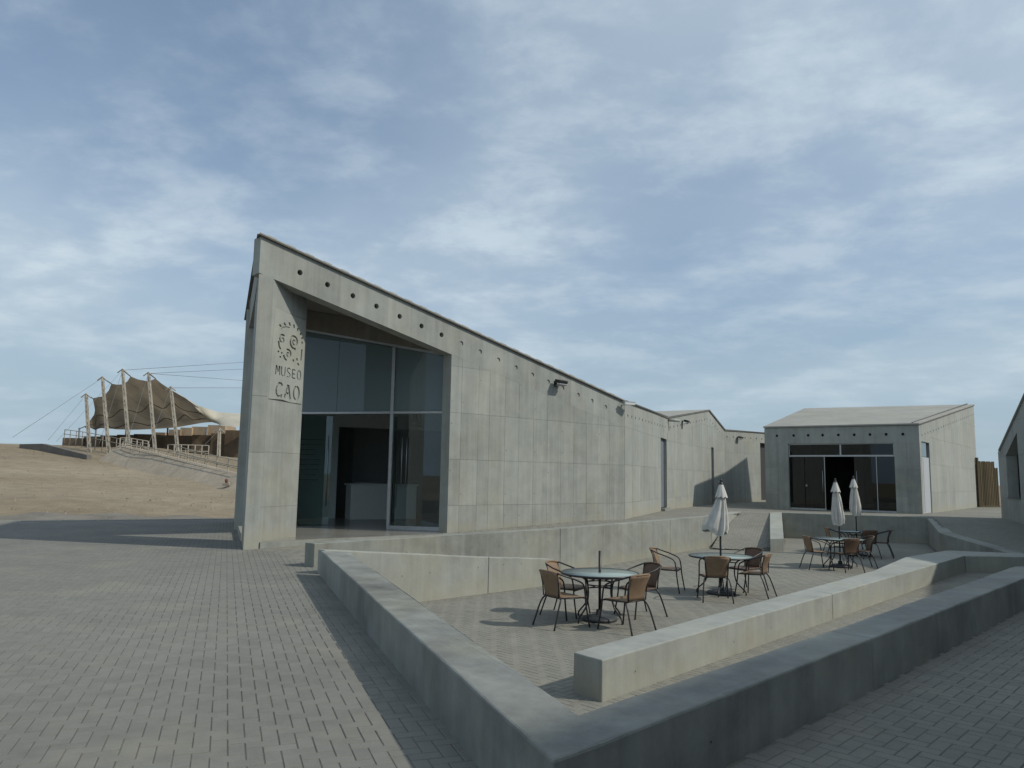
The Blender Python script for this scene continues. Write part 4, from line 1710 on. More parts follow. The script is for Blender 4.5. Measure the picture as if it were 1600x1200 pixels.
tw = wall_thing('terrace_wall', 'shaded concrete terrace wall below the cafe building front', 'retaining wall')
sec(tw, Vector((10.52, 30.02)), Vector((15.22, 28.13)), Vector((15.37, 28.45)), Vector((10.62, 30.35)), -0.9, 0.355, M_PARAPET, bev=0.01)

fp = wall_thing('bent_parapet', 'concrete parapet bending down the right side of the plaza behind the bench wall')
fi = [Vector((15.12, 28.16)), Vector((13.35, 24.2)), Vector((13.20, 20.5))]
fo = [Vector((15.50, 28.30)), Vector((13.80, 24.25)), Vector((13.60, 20.5))]
sec(fp, fi[0], fi[1], fo[1], fo[0], -0.9, [0.31, 0.05, 0.05, 0.33], M_PARAPET)
sec(fp, fi[1] + Vector((0, -.005)), fi[2], fo[2], fo[1] + Vector((0, -.005)), -0.9, [0.05, -0.235, -0.235, 0.05], M_PARAPET)

bw = wall_thing('bench_wall', 'straight pale concrete bench wall with a sharp cut end beside the cafe tables')
b0, b1 = Vector((0.92, 7.74)), Vector((11.33, 19.45))
c0, c1, c2, c3 = Vector((0.67, 8.06)), Vector((7.3, 15.75)), Vector((9.55, 18.85)), Vector((11.75, 20.95))
bm_ = b0.lerp(b1, 0.405)
cm_ = c0.lerp(c1, 0.637)
BT = -0.205
sec(bw, b0, bm_, cm_, c0, -0.9, BT, M_BENCH)
g = Vector((.006, .0065))
prism('wall_section', [tuple(v) for v in (bm_ + g, b1, c3, c2, c1, cm_ + g)], -0.9, BT, M_BENCH, bw, PB, 2, True)
sec(bw, b1 + Vector((.006, 0)), Vector((13.7, 19.40)), Vector((13.7, 20.3)), Vector((11.76, 20.94)), -0.9, BT - .003, M_BENCH)

# ------------------------------------------------------------------ cafe furniture
def make_chair(wicker):
    t = thing('cafe_chair', 'chair', 'chair')
    r = 0.0125
    # one bent tube per side: front foot, arm, back hoop
    for sx in (-1, 1):
        bm = bmesh.new()
        pts = spline([(sx * .275, .285, 0), (sx * .255, .235, .30), (sx * .250, .215, .50), (sx * .255, .175, .615), (sx * .268, .03, .685),
                      (sx * .265, -.13, .735), (sx * .215, -.265, .785)], 5)
        bm_tube(bm, pts, r, 8)
        from_bm('arm_and_front_leg', bm, M_BLACK, t, True)
        bm = bmesh.new()
        bm_tube(bm, spline([(sx * .265, -.345, 0), (sx * .235, -.245, .30), (sx * .205, -.19, .405), (sx * .13, -.175, .425)], 5), r, 8)
        from_bm('rear_leg', bm, M_BLACK, t, True)
    bm = bmesh.new()
    bm_tube(bm, spline([(-.215, -.265, .785), (-.11, -.315, .80), (0, -.33, .803), (.11, -.315, .80), (.215, -.265, .785)], 5), r + .003, 8)
    from_bm('back_rail', bm, wicker, t, True)
    bm = bmesh.new()
    ring = [(-.235, .20, .42), (0, .225, .42), (.235, .20, .42), (.225, -.02, .42), (.19, -.19, .425), (0, -.205, .425), (-.19, -.19, .425), (-.225, -.02, .42)]
    bm_tube(bm, ring, .011, 6, closed=True)
    from_bm('seat_ring', bm, M_BLACK, t, True)
    # seat: woven, slightly dished, with rolled front edge
    vs, fs = [], []
    nu, nv = 9, 9
    for j in range(nv):
        v = j / (nv - 1)
        y = -.19 + .42 * v
        hw = .195 + .045 * v
        for i in range(nu):
            u = -1 + 2 * i / (nu - 1)
            vs.append((u * hw, y, .447 - .016 * (1 - u * u) * math.sin(v * math.pi) - .03 * max(0, v - .85) / .15))
    for j in range(nv - 1):
        for i in range(nu - 1):
            a = j * nu + i
            fs.append((a, a + 1, a + nu + 1, a + nu))
    n0 = len(vs)
    vs += [(x, y, z - .02) for x, y, z in vs]
    fs += [tuple(n0 + k for k in f[::-1]) for f in fs]
    per = [i for i in range(nu)] + [j * nu + nu - 1 for j in range(1, nv)] + [(nv - 1) * nu + i for i in range(nu - 2, -1, -1)] + [j * nu for j in range(nv - 2, 0, -1)]
    fs += [(per[k], per[k - 1], per[k - 1] + n0, per[k] + n0) for k in range(len(per))]
    mesh('seat', vs, fs, wicker, t, True)
    # back: woven sheet curving round the sitter
    vs, fs = [], []
    nu, nv = 11, 9
    for j in range(nv):
        v = j / (nv - 1)
        z = .435 + .365 * v
        hw = .185 + .03 * v ** 1.5
        for i in range(nu):
            u = -1 + 2 * i / (nu - 1)
            vs.append((u * hw, -.195 - .02 * v - .115 * v ** 1.6 + .06 * u * u * (0.25 + .75 * v), z - .018 * u * u * v))
    for j in range(nv - 1):
        for i in range(nu - 1):
            a = j * nu + i
            fs.append((a, a + 1, a + nu + 1, a + nu))
    n0 = len(vs)
    vs += [(x, y - .014, z) for x, y, z in vs]
    fs += [tuple(n0 + k for k in f[::-1]) for f in fs]
    per = [i for i in range(nu)] + [j * nu + nu - 1 for j in range(1, nv)] + [(nv - 1) * nu + i for i in range(nu - 2, -1, -1)] + [j * nu for j in range(nv - 2, 0, -1)]
    fs += [(per[k], per[k - 1], per[k - 1] + n0, per[k] + n0) for k in range(len(per))]
    mesh('backrest', vs, fs, wicker, t, True)
    for sx in (-1, 1):
        bm = bmesh.new()
        bm_tube(bm, [(sx * .185, -.215, .43), (sx * .20, -.222, .60), (sx * .213, -.262, .785)], .010, 6)
        from_bm('back_post', bm, M_BLACK, t, True)
    return t


CH = [  # x, y, facing degrees from +X, dark wicker?, label
    (0.80, 11.58, 33, 0, 'tan wicker chair at the table without parasol, nearest the left'),
    (1.69, 11.36, 131, 0, 'tan wicker chair with its back to the viewer at the table without parasol, right front'),
    (0.93, 12.52, -28, 0, 'tan wicker chair behind the left edge of the table without parasol'),
    (2.08, 12.52, 207, 1, 'brown wicker chair behind the right edge of the table without parasol'),
    (3.09, 15.30, -23, 0, 'tan wicker chair standing away from its table, between the two nearest tables'),
    (3.74, 14.24, 84, 0, 'tan wicker chair seen squarely from behind at the nearest table with a parasol'),
    (4.62, 14.80, 146, 0, 'tan wicker chair turned left on the right of the nearest parasol table'),
    (4.72, 15.62, 214, 1, 'brown wicker chair on the far right side of the nearest parasol table'),
    (7.70, 19.55, 4, 0, 'wicker chair facing right, left of the two rear parasol tables'),
    (8.24, 19.16, 103, 1, 'brown wicker chair seen from behind in front of the third table'),
    (8.96, 19.95, 170, 1, 'brown wicker chair on the right side of the third table'),
    (9.82, 23.45, -8, 0, 'wicker chair left of the rearmost table, below the terrace wall'),
    (10.88, 22.90, 152, 1, 'wicker chair right of the rearmost table, farthest to the right'),
    (10.30, 22.55, 92, 1, 'brown wicker chair in front of the rearmost table, mostly hidden'),
]
ch_tan, ch_dk = make_chair(M_WICKER), make_chair(M_WICKER_DK)
used = {0: False, 1: False}
for x, y, a, dk, lab in CH:
    src = ch_dk if dk else ch_tan
    o = src if not used[dk] else copy_tree(src)
    used[dk] = True
    o.location = (x, y, PLZ)
    o.rotation_euler = (0, 0, math.radians(a - 90))
    tag(o, lab, 'chair', 'wicker cafe chairs in the sunken plaza')


def make_table():
    t = thing('cafe_table', 'table', 'table')
    R = 0.59
    lathe('glass_top', [(0.02, .704), (R - .01, .704), (R - .008, .712), (0.02, .712)], M_TGLASS, t, 48)
    bm = bmesh.new()
    bm_tube(bm, [(R * math.cos(2 * math.pi * k / 48), R * math.sin(2 * math.pi * k / 48), .703) for k in range(48)], .016, 8, closed=True)
    from_bm('rim', bm, M_BLACK, t, True)
    for k in range(4):
        a = math.radians(20 + 90 * k)
        c, s_ = math.cos(a), math.sin(a)
        bm = bmesh.new()
        pts = spline([(.46, .69), (.36, .655), (.285, .60), (.255, .50), (.255, .36), (.30, .22), (.42, .10), (.455, .05), (.455, 0)], 5)
        prof_ = spline([(p[0], 0, p[1]) for p in [(.46, .69), (.36, .655), (.285, .60), (.255, .50), (.255, .36), (.30, .22), (.42, .10), (.455, .05), (.455, 0)]], 5)
        bm_tube(bm, [(p.x * c, p.x * s_, p.z) for p in prof_], .0125, 8)
        from_bm('leg', bm, M_BLACK, t, True)
        a2 = a + math.pi / 2
        for zz in (.50, .60):
            rr = .255 if zz < .55 else .285
            bm = bmesh.new()
            p0_, p2_ = Vector((rr * c, rr * s_, zz)), Vector((rr * math.cos(a2), rr * math.sin(a2), zz))
            mid_ = (p0_ + p2_) * 0.5 * 0.42
            mid_.z = zz
            bm_tube(bm, spline([p0_, mid_, p2_], 6), .009, 6)
            from_bm('stretcher', bm, M_BLACK, t, True)
    return t


TB = [(1.40, 12.07, 'round glass cafe table with a bare parasol pole and no parasol'),
      (4.06, 15.02, 'round glass cafe table under the nearest closed parasol'),
      (8.49, 20.07, 'round cafe table in front of the rearmost one, under the left of two paired parasols'),
      (10.37, 23.29, 'rearmost round cafe table close below the terrace wall')]
tproto = make_table()
for i, (x, y, lab) in enumerate(TB):
    o = tproto if i == 0 else copy_tree(tproto)
    o.location = (x, y, PLZ)
    o.rotation_euler = (0, 0, 0.35 + i * 0.5)
    tag(o, lab, 'table', 'round cafe tables in the sunken plaza')


def parasol(x, y, label, seed, lean=(0, 0), flap=None, z0=1.12, z1=2.02, rot=0.0):
    t = thing('parasol', label, 'parasol', (x, y, PLZ), rot, 'closed parasols at the cafe tables')
    lathe('base', [(.26, 0), (.275, .02), (.26, .05), (.16, .075), (.06, .085), (.05, .16)], M_BASE, t, 32)
    top = Vector((lean[0], lean[1], z1 + .10))
    tube('pole', [(0, 0, .05), (0, 0, 1.0), top], .019, M_BLACK, t, 10)
    rs = random.Random(seed)
    nf = 8
    ph = rs.uniform(0, 6)
    amp = [rs.uniform(.55, 1.25) for _ in range(nf)]
    hem = [rs.uniform(-.09, .07) for _ in range(nf)]
    twist = rs.uniform(-.5, .5)
    nT, nZ = 64, 26
    vs, fs = [], []
    for j in range(nZ + 1):
        v = j / nZ                                  # 0 top, 1 hem
        env = .045 + .10 * v ** .8 + .03 * math.sin(v * math.pi) - .025 * sstep(.86, 1, v)
        for k in range(nT):
            th = 2 * math.pi * k / nT
            a = (th + ph + twist * v) * nf / (2 * math.pi)
            kk = int(a) % nf
            fr_ = a - int(a)
            am = amp[kk] * (1 - fr_) + amp[(kk + 1) % nf] * fr_
            hm = hem[kk] * (1 - fr_) + hem[(kk + 1) % nf] * fr_
            pleat = abs(math.sin(math.pi * fr_)) ** .7
            r = env * (0.50 + .72 * am * pleat * (0.4 + .6 * v)) + .008 * math.sin(17 * th + 9 * v)
            zz = z1 - (z1 - z0) * v + hm * v ** 3
            px, py = r * math.cos(th), r * math.sin(th)
            if flap:
                d = max(0.0, math.cos(th - flap[0])) ** 1.6
                px += math.cos(flap[0]) * flap[1] * d * sstep(.2, 1.0, v)
                py += math.sin(flap[0]) * flap[1] * d * sstep(.2, 1.0, v)
                zz += .10 * d * sstep(.6, 1, v)
            lz = (zz - 1.0) / (top.z - 1.0)
            vs.append((px + lean[0] * lz, py + lean[1] * lz, zz))
    for j in range(nZ):
        for k in range(nT):
            a, b = j * nT + k, j * nT + (k + 1) % nT
            fs.append((a, b, b + nT, a + nT))
    fs.append(tuple(range(nT))[::-1])
    can = mesh('canopy', vs, fs, M_FABRIC, t, True)
    # wind vent cap with scalloped hem
    vs, fs = [], []
    nZ2 = 8
    for j in range(nZ2 + 1):
        v = j / nZ2
        for k in range(nT):
            th = 2 * math.pi * k / nT
            sc = abs(math.sin(th * nf / 2 + ph))
            r = .035 + .085 * v ** .85 * (0.82 + .25 * sc * v)
            vs.append((r * math.cos(th) + lean[0] * 1.0, r * math.sin(th) + lean[1], z1 + .06 - .235 * v - .03 * sc * v ** 3))
    for j in range(nZ2):
        for k in range(nT):
            a, b = j * nT + k, j * nT + (k + 1) % nT
            fs.append((a, b, b + nT, a + nT))
    fs.append(tuple(range(nT))[::-1])
    mesh('vent_cap', vs, fs, M_FABRIC, can, True)
    f = lathe('finial', [(.045, 0), (.05, .015), (.025, .03), (.018, .05), (.03, .075), (.012, .10)], M_BLACK, t, 14)
    f.location = (lean[0], lean[1], z1 + .055)
    tie = bmesh.new()
    return t


parasol(4.06, 15.02, 'closed white parasol nearest the viewer with loose cloth hanging to the left', 3, (0.03, 0), (math.radians(185), 0.22))
parasol(8.49, 20.07, 'closed white parasol, left one of the pair in front of the cafe doors', 8, (-0.06, 0), None, 1.12, 2.1)
parasol(10.37, 23.29, 'closed white parasol, right one of the pair in front of the cafe doors', 11, (-0.04, 0), None, 1.22, 2.2)
st = thing('parasol_stand', 'black parasol base and short bare pole through the nearest table', 'parasol stand', (1.40, 12.07, PLZ))
lathe('base', [(.26, 0), (.275, .02), (.26, .05), (.16, .075), (.06, .085), (.05, .16)], M_BASE, st, 32)
tube('pole', [(0, 0, .1), (0, 0, 1.04)], .021, M_BLACK, st, 12)
tube('clamp_knob', [(0.02, -.05, .30), (.02, -.01, .30)], .018, M_BLACK, st, 8)


# ------------------------------------------------------------------ lamps and camera on the walls
def floodlight(fr, s, z, label):
    M0 = fr.mat(s, z, 0.0)
    t = thing('wall_floodlight', label, 'floodlight', (0, 0, 0), 0, 'floodlights on the museum walls')
    t.matrix_world = M0 @ Matrix.Scale(0.78, 4)
    box('wall_plate', Matrix.Translation((0, .015, 0)), .14, .03, .22, M_BLACK, t, .004)
    box('arm', Matrix.Translation((0, .10, .06)), .05, .16, .04, M_BLACK, t)
    h = box('lamp_housing', Matrix.Translation((.05, .25, .07)) @ Matrix.Rotation(math.radians(-14), 4, 'X'), .42, .26, .11, M_BLACK, t, .012)
    box('lamp_glass', Matrix.Translation((.05, .25, .004)) @ Matrix.Rotation(math.radians(-14), 4, 'X'), .36, .20, .012, M_LETTER, h)
    box('visor', Matrix.Translation((.05, .27, -.06)) @ Matrix.Rotation(math.radians(12), 4, 'X'), .40, .22, .012, M_STEEL, t)
    return t


floodlight(F1, 8.78, 4.18, 'black floodlight with metal visor high on the tall museum wall')
floodlight(F3, 2.6, 4.08, 'black floodlight under the folded roof of the low wing')
floodlight(F4, 1.55, 3.98, 'black floodlight on the rear wall beside the cafe building')
cm = thing('security_camera', 'small white security camera on a bracket where the museum wall bends', 'security camera')
cm.matrix_world = F1.mat(11.66, 3.80, 0.0)
box('bracket', Matrix.Translation((0, .08, 0)), .04, .16, .04, M_LETTER, cm)
box('camera_body', Matrix.Translation((.06, .24, .03)) @ Matrix.Rotation(.3, 4, 'Z'), .36, .10, .09, M_LETTER, cm, .01)
box('sun_shield', Matrix.Translation((.07, .24, .085)) @ Matrix.Rotation(.3, 4, 'Z'), .42, .13, .012, M_LETTER, cm)

# ------------------------------------------------------------------ wooden gate by the cafe building
gate = thing('plank_gate', 'tall weathered vertical plank gate standing between the cafe and the side building', 'gate')
GA, GB = Vector((25.9, 42.75, 0)), Vector((27.35, 43.35, 0))
FGt = Frame((GA.x, GA.y), (GB.x, GB.y))
for i in range(12):
    a = FGt.L * i / 12
    hh = 2.86 if i < 10 else 2.52
    slab('plank', FGt, [(a + .02, TZ + .06), (a + FGt.L / 12 - .02, TZ + .06), (a + FGt.L / 12 - .02, hh - .05 * (i % 3 == 1)), (a + .02, hh)], 0.03, 0.0, M_WOOD, gate)
for zz in (0.55, 1.7, 2.38):
    slab('cross_rail', FGt, [(0, zz), (FGt.L, zz), (FGt.L, zz + .09), (0, zz + .09)], -0.003, -0.05, M_WOOD, gate)
slab('bottom_rail', FGt, [(0, TZ + .0), (FGt.L, TZ), (FGt.L, TZ + .09), (0, TZ + .09)], 0.05, 0.031, M_WOOD, gate)
slab('gate_post', FGt, [(-.12, TZ - .3), (-.01, TZ - .3), (-.01, 3.05), (-.12, 3.05)], 0.05, -0.06, M_WOOD, gate)
gp = thing('pale_fence_post', 'pale slim post in the gap right of the plank gate', 'post')
box('post', Matrix.Translation((28.7, 44.0, 1.5)), .12, .12, 3.0, M_RAIL, gp)

# ------------------------------------------------------------------ excavation shelter on the mound
tent = thing('canopy_shelter', 'big beige tensile canopy with scalloped edge on leaning masts over the ruin mound', 'canopy')


def catm(pts, k):
    return spline(pts, k)


# upper (near) edge and lower (far) edge of the sheet, left to right
up_px = [(133.5, 666, 84), (139, 659, 80), (147, 648, 77), (149.5, 636, 75), (145, 622.5, 73.5), (153, 620.5, 74), (162, 619, 74.5), (170, 610, 74), (174, 599.5, 73),
         (183, 601, 73.7), (192, 600.5, 74), (199, 596, 73.6), (204, 588, 72.7), (216, 593, 73.5), (230, 595.5, 74), (237, 594, 73.6), (243, 591.5, 72.6),
         (252, 599, 74), (267, 609, 75.5), (289, 622, 78), (314, 639, 82), (335, 658.5, 85)]
lo_px = [(133.5, 667.5, 84.5), (150, 668.5, 88), (167, 669.5, 91), (185, 670.5, 93.5), (204, 671.5, 95), (225, 671, 96), (245, 670, 96.5), (262, 669, 96.5), (280, 667, 96),
         (300, 663.5, 93.5), (318, 660.5, 90), (335, 659.5, 86)]
UP = [at(*p) for p in up_px]
LO = catm([at(*p) for p in lo_px], 4)


def resample(pts, n):
    L = [0]
    for a, b in zip(pts, pts[1:]):
        L.append(L[-1] + (b - a).length)
    out = []
    for i in range(n):
        d = L[-1] * i / (n - 1)
        k = max(j for j in range(len(L)) if L[j] <= d + 1e-9)
        if k >= len(pts) - 1:
            out.append(pts[-1].copy())
        else:
            out.append(pts[k].lerp(pts[k + 1], (d - L[k]) / max(1e-9, L[k + 1] - L[k])))
    return out


def sheet(name, A, B, nv, sag, mat, parent, bulge=None):
    n = len(A)
    vs, fs = [], []
    for i in range(n):
        for j in range(nv):
            v = j / (nv - 1)
            p = A[i].lerp(B[i], v)
            p.z -= sag * math.sin(math.pi * v) * math.sin(math.pi * i / (n - 1)) ** .6
            p.z += 0.25 * math.sin(i * 0.55) * math.sin(math.pi * v)
            vs.append(p)
    for i in range(n - 1):
        for j in range(nv - 1):
            a = i * nv + j
            fs.append((a, a + 1, a + nv + 1, a + nv))
    return mesh(name, vs, fs, mat, parent, True)


UPr = []
for a, b in zip(UP, UP[1:]):
    for k in range(3):
        UPr.append(a.lerp(b, k / 3))
UPr.append(UP[-1])
sheet('canopy_sheet', UPr, resample(LO, len(UPr)), 12, 1.1, M_CANVAS, tent)
# seams of the sheet seen from below
LOr = resample(LO, len(UPr))
for fv in (0.33, 0.62):
    pts = []
    for i in range(0, len(UPr), 2):
        p = UPr[i].lerp(LOr[i], fv)
        p.z -= 1.1 * math.sin(math.pi * fv) * math.sin(math.pi * i / (len(UPr) - 1)) ** .6 + .08 - 0.25 * math.sin(i * 0.55) * math.sin(math.pi * fv)
        pts.append(p)
    tube('seam', pts, .05, M_CANVAS, tent, 5)
# right-hand field of the sheet, sunlight put into its paler canvas colour
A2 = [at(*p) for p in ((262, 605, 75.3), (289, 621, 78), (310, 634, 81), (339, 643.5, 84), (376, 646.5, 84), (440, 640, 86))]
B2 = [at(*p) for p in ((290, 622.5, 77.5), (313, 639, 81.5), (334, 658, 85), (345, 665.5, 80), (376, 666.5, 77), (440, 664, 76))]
sheet('canopy_sheet', resample(A2, 24), resample(B2, 24), 6, 0.35, simple('sunlit_canvas', (0.44, 0.41, 0.34), 0.9, 0.1, 0, 0.1, .6), tent)


def lattice_mast(top, base, w=0.42):
    t, b = Vector(top), Vector(base)
    d = (t - b)
    L = d.length
    x = Vector((1, 0, 0))
    y = Vector((0, 1, 0))
    bm = bmesh.new()
    cs = [(-.5, -.5), (.5, -.5), (.5, .5), (-.5, .5)]
    for cx, cy in cs:
        bm_tube(bm, [b + x * cx * w + y * cy * w, b + d * .96 + x * cx * w * .8 + y * cy * w * .8], .042, 5)
    n = max(4, int(L / .55))
    for i in range(n):
        p, q = b + d * (.96 * i / n), b + d * (.96 * (i + 1) / n)
        for k in range(4):
            a, c = cs[k], cs[(k + 1) % 4]
            if i % 2:
                a, c = c, a
            bm_tube(bm, [p + x * a[0] * w * .9 + y * a[1] * w * .9, q + x * c[0] * w * .9 + y * c[1] * w * .9], .02, 4, caps=False)
    bm_tube(bm, [b + d * .94, t], .10, 6)
    m = from_bm('mast', bm, M_MAST, tent)
    bm = bmesh.new()
    bm_tube(bm, [t + Vector((-.45, 0, -.25)), t + Vector((0, 0, .12)), t + Vector((.45, 0, -.25))], .06, 5)
    from_bm('mast_head', bm, M_MAST, m)
    return m


masts = [((134.5, 617), (141.5, 690)), ((160, 590.5), (171, 700)), ((191.5, 578.5), (203, 704)), ((232, 583.5), (243, 713)), ((267, 606), (279, 716)), ((343, 671), (341.5, 715))]
tops = []
for (tx, ty), (bx, by) in masts:
    dd = 70.0
    T_ = at(tx, ty, dd + 1.0)
    B0 = at(bx, by, dd)
    B0.z = min(B0.z, ground_h(B0.x, B0.y) - .1)
    tops.append(T_)
    lattice_mast(T_, B0, .20)
for i, k in ((0, 4), (1, 8), (2, 12), (3, 16), (4, 18)):
    tube('edge_cable', [tops[i], UP[k]], .05, M_CABLE, tent, 5)
# guy cables to anchors on the ground
for i, (gx, gy, gd) in ((0, (75, 688, 62)), (1, (20, 683, 64)), (2, (88, 690, 62)), (2, (155, 694, 60)), (3, (195, 702, 58)), (4, (225, 712, 57)), (5, (300, 716, 62))):
    tube('guy_cable', [tops[i], at(gx, gy, gd)], .014, M_CABLE, tent, 4)
for i, (gx, gy) in ((2, (470, 560)), (3, (480, 572)), (3, (480, 602)), (4, (480, 606))):
    tube('guy_cable', [tops[i], at(gx, gy, 82)], .016, M_CABLE, tent, 4)
for px in (124, 150, 197, 262, 323):
    yb = at(px, 690, 92)
    yt = at(px, 668.5, 92)
    tube('prop', [(yb.x, yb.y, yb.z - 2), yt], .10, M_CABLE, tent, 5)
tube('edge_cable', [UP[0], at(124, 670, 88)], .05, M_CABLE, tent, 5)

# ruined adobe platform in the shade of the shelter: stepped wall blocks
ruin = thing('adobe_ruin', 'dark stepped adobe ruin wall in the shade under the canopy', 'ruin')


def ruin_block(x0, x1, ytop, d, mat, depth=6):
    a, b = at(x0, ytop, d), at(x1, ytop, d)
    return prism('adobe_block', [(a.x, a.y), (b.x, b.y), (b.x, b.y + depth), (a.x, a.y + depth)], -1.0, a.z, mat, ruin)


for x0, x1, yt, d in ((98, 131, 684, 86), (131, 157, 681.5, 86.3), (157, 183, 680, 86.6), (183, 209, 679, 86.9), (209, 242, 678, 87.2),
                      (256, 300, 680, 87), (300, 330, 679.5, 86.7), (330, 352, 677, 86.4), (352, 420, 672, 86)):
    ruin_block(x0, x1, yt, d, M_ADOBE_SHADE)
ruin_block(242, 256, 683.5, 87.4, M_ADOBE_SHADE)
for x0, x1, yt, d in ((243, 258, 675.5, 97), (264, 282, 671, 98), (282, 300, 668, 98.4), (300, 325, 666.5, 98.8), (325, 352, 664, 99)):
    ruin_block(x0, x1, yt, d, M_ADOBE, 4)

# visitor path up the mound with its rails
path = thing('mound_path_wall', 'pale low wall climbing the sand mound beside the visitor path', 'wall')
PL = [at(*p) for p in ((400, 768, 48), (370, 757, 50), (330, 745.5, 53), (290, 735, 56), (250, 724, 59), (215, 715, 62), (185, 708, 64))]
PLs = resample(PL, 24)
for i in range(23):
    a, b = PLs[i], PLs[i + 1]
    n_ = Vector((0.5, 0.85, 0))
    g = (b - a) * .02
    a_, b_ = a + g, b - g
    za, zb_ = min(a.z, ground_h(a.x, a.y)) - .3, min(b.z, ground_h(b.x, b.y)) - .3
    f_ = n_ * -1.9  # foot drawn out into a bank, shaped so the face catches sun
    mesh('wall_panel', [(a_.x + f_.x, a_.y + f_.y, za), (b_.x + f_.x, b_.y + f_.y, zb_), (b_.x + n_.x * .3, b_.y + n_.y * .3, zb_), (a_.x + n_.x * .3, a_.y + n_.y * .3, za),
                        (a_.x, a_.y, a.z + .70), (b_.x, b_.y, b.z + .70), (b_.x + n_.x * .3, b_.y + n_.y * .3, b.z + .70), (a_.x + n_.x * .3, a_.y + n_.y * .3, a.z + .70)],
         [(0, 1, 2, 3), (4, 7, 6, 5), (0, 4, 5, 1), (1, 5, 6, 2), (2, 6, 7, 3), (3, 7, 4, 0)], M_PALE, path)


def railing(name, label, pts, n, h, r=.035):
    t = thing(name, label, 'railing')
    q = resample([at(*p) for p in pts], n)
    for i in range(n):
        p = q[i]
        tube('post', [(p.x, p.y, p.z - .5), (p.x, p.y, p.z + h)], r * 1.25, M_RAIL, t, 5)
    for k in (1.0, .55):
        tube('rail', [(p.x, p.y, p.z + h * k) for p in q], r, M_RAIL, t, 5)
    return t


railing('path_railing', 'railing with dark topped posts along the front of the sloping mound path',
        [(372, 757.5, 49.6), (330, 746, 52.6), (290, 735.5, 55.6), (250, 724.5, 58.6), (190, 709.5, 63)], 13, 1.02)
railing('path_railing', 'railing behind the sloping mound path, close to the museum corner',
        [(400, 747, 58), (372, 741, 58), (340, 734, 59), (305, 725, 60), (275, 717, 61.5)], 8, 1.0)
railing('path_railing', 'long thin railing climbing left along the foot of the ruin',
        [(232, 712, 64), (200, 706, 66), (165, 698, 69), (130, 691, 72), (100, 686.5, 75)], 13, 0.95, .03)
railing('path_railing', 'short pale gate-like railing at the bend of the mound path',
        [(186, 708, 63.5), (200, 708, 64), (212, 710, 64.3), (230, 713, 64.5)], 6, 1.25, .045)
railing('path_railing', 'short pale railing at the top of the path below the middle masts',
        [(261, 716, 66), (272, 716, 66), (300, 716.5, 66.5), (325, 717, 67)], 7, 1.15, .045)

wedge = thing('ramp_wedge_wall', 'grey wedge shaped retaining wall sunk in the sand at the far left', 'retaining wall')
wa, wb, wc = at(31, 690, 68), at(66, 690, 67), at(136, 709, 62)
prism('wall_body', [(wa.x, wa.y), (wb.x, wb.y), (wc.x, wc.y), (wc.x + .2, wc.y + .35), (wb.x + .2, wb.y + .35), (wa.x, wa.y + .35)],
      [wa.z - 1.6, wb.z - 1.6, wc.z - 1.2, wc.z - 1.2, wb.z - 1.6, wa.z - 1.6], [wa.z - .22, wb.z - .18, wc.z - .1, wc.z - .1, wb.z - .18, wa.z - .22], simple('grey_render', (0.17, 0.155, 0.14), .9, .1, 0, .15, 1), wedge)

mk = thing('site_marker', 'small red-brown marker on a white base beside the path railing', 'marker')
mp = at(353.5, 758.5, 48.2)
mz = ground_h(mp.x, mp.y)
mz = max(mz, mp.z)
box('marker_base', Matrix.Translation((mp.x, mp.y, mz + .07)), .42, .3, .16, M_RAIL, mk, .02)
lm = lathe('marker_head', [(.05, 0), (.08, .04), (.10, .13), (.09, .22), (.05, .27)], M_REDBROWN, mk, 12)
lm.location = (mp.x, mp.y, mz + .145)


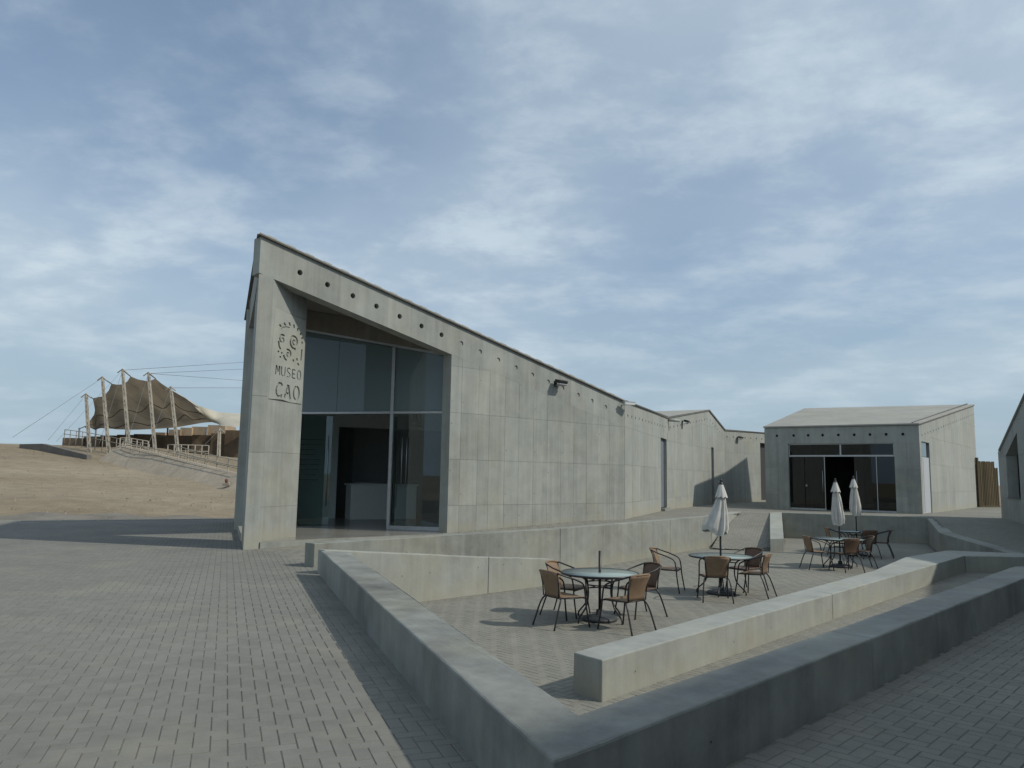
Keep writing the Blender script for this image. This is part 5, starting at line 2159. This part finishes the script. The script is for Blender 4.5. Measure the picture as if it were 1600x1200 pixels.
# ------------------------------------------------------------------ small traces
def dots(parent, a, b, zs, n, off, seed):
    r = random.Random(seed)
    f = Frame(a, b)
    bm = bmesh.new()
    for i in range(n):
        for zz in zs:
            if r.random() < .75:
                c = f(f.L * (i + .5) / n + r.uniform(-.06, .06), zz(f.L * (i + .5) / n) if callable(zz) else zz + r.uniform(-.02, .02), off)
                bm.faces.new([bm.verts.new(c + f.D * (.008 * math.cos(k * math.pi / 4)) + Vector((0, 0, .008 * math.sin(k * math.pi / 4)))) for k in range(8)])
    o = from_bm('tie_holes', bm, M_HOLE, parent)
    o['kind'] = 'stuff'


dots(rp, (ra0.x, ra0.y), (ra1.x, ra1.y), (-0.12,), 9, 0.009, 1)
dots(rw, (RP[0].x, RP[0].y), (RP[1].x, RP[1].y), (0.12,), 8, 0.009, 2)
dots(rw, (RP[1].x, RP[1].y), (RP[2].x, RP[2].y), (-.25, 0.18), 6, 0.009, 3)
dots(pw, (ro[0].x, ro[0].y), (ro[3].x, ro[3].y), (0.17,), 12, 0.009, 4)
dots(bw, (b0.x, b0.y), (b1.x, b1.y), (-.42,), 14, 0.009, 5)

rs = random.Random(21)
sv, sf = [], []
for i in range(2000):
    d = 30 + 52 * rs.random() ** 1.5
    q = rs.uniform(-.70, -.30)
    x, y = q * d, d
    if rs.random() < .35:                      # stones gather in loose patches
        cx, cy = rs.choice([(-17, 38), (-30, 44), (-22, 52), (-38, 60), (-13, 41)])
        x, y = cx + rs.gauss(0, 3.2), cy + rs.gauss(0, 1.6)
    r = rs.choice((.025, .03, .03, .04, .05, .06, .10)) * rs.uniform(.7, 1.2)
    z = ground_h(x, y) + r * .15
    n0 = len(sv)
    a0 = rs.uniform(0, 6)
    for k in range(5):
        t = a0 + k * 2 * math.pi / 5
        rr = r * rs.uniform(.7, 1.25)
        sv.append((x + rr * math.cos(t), y + rr * math.sin(t), z - r * .4))
    sv.append((x + r * rs.uniform(-.3, .3), y + r * rs.uniform(-.3, .3), z + r * rs.uniform(.35, .8)))
    sf += [(n0 + k, n0 + (k + 1) % 5, n0 + 5) for k in range(5)]
M_STONE = simple('desert_stone', (0.24, 0.20, 0.155), .9, .1, 0, .35, 3)
tag(mesh('scattered_stones', sv, sf, M_STONE), 'small stones scattered over the sand slope', 'stones', None, 'stuff')
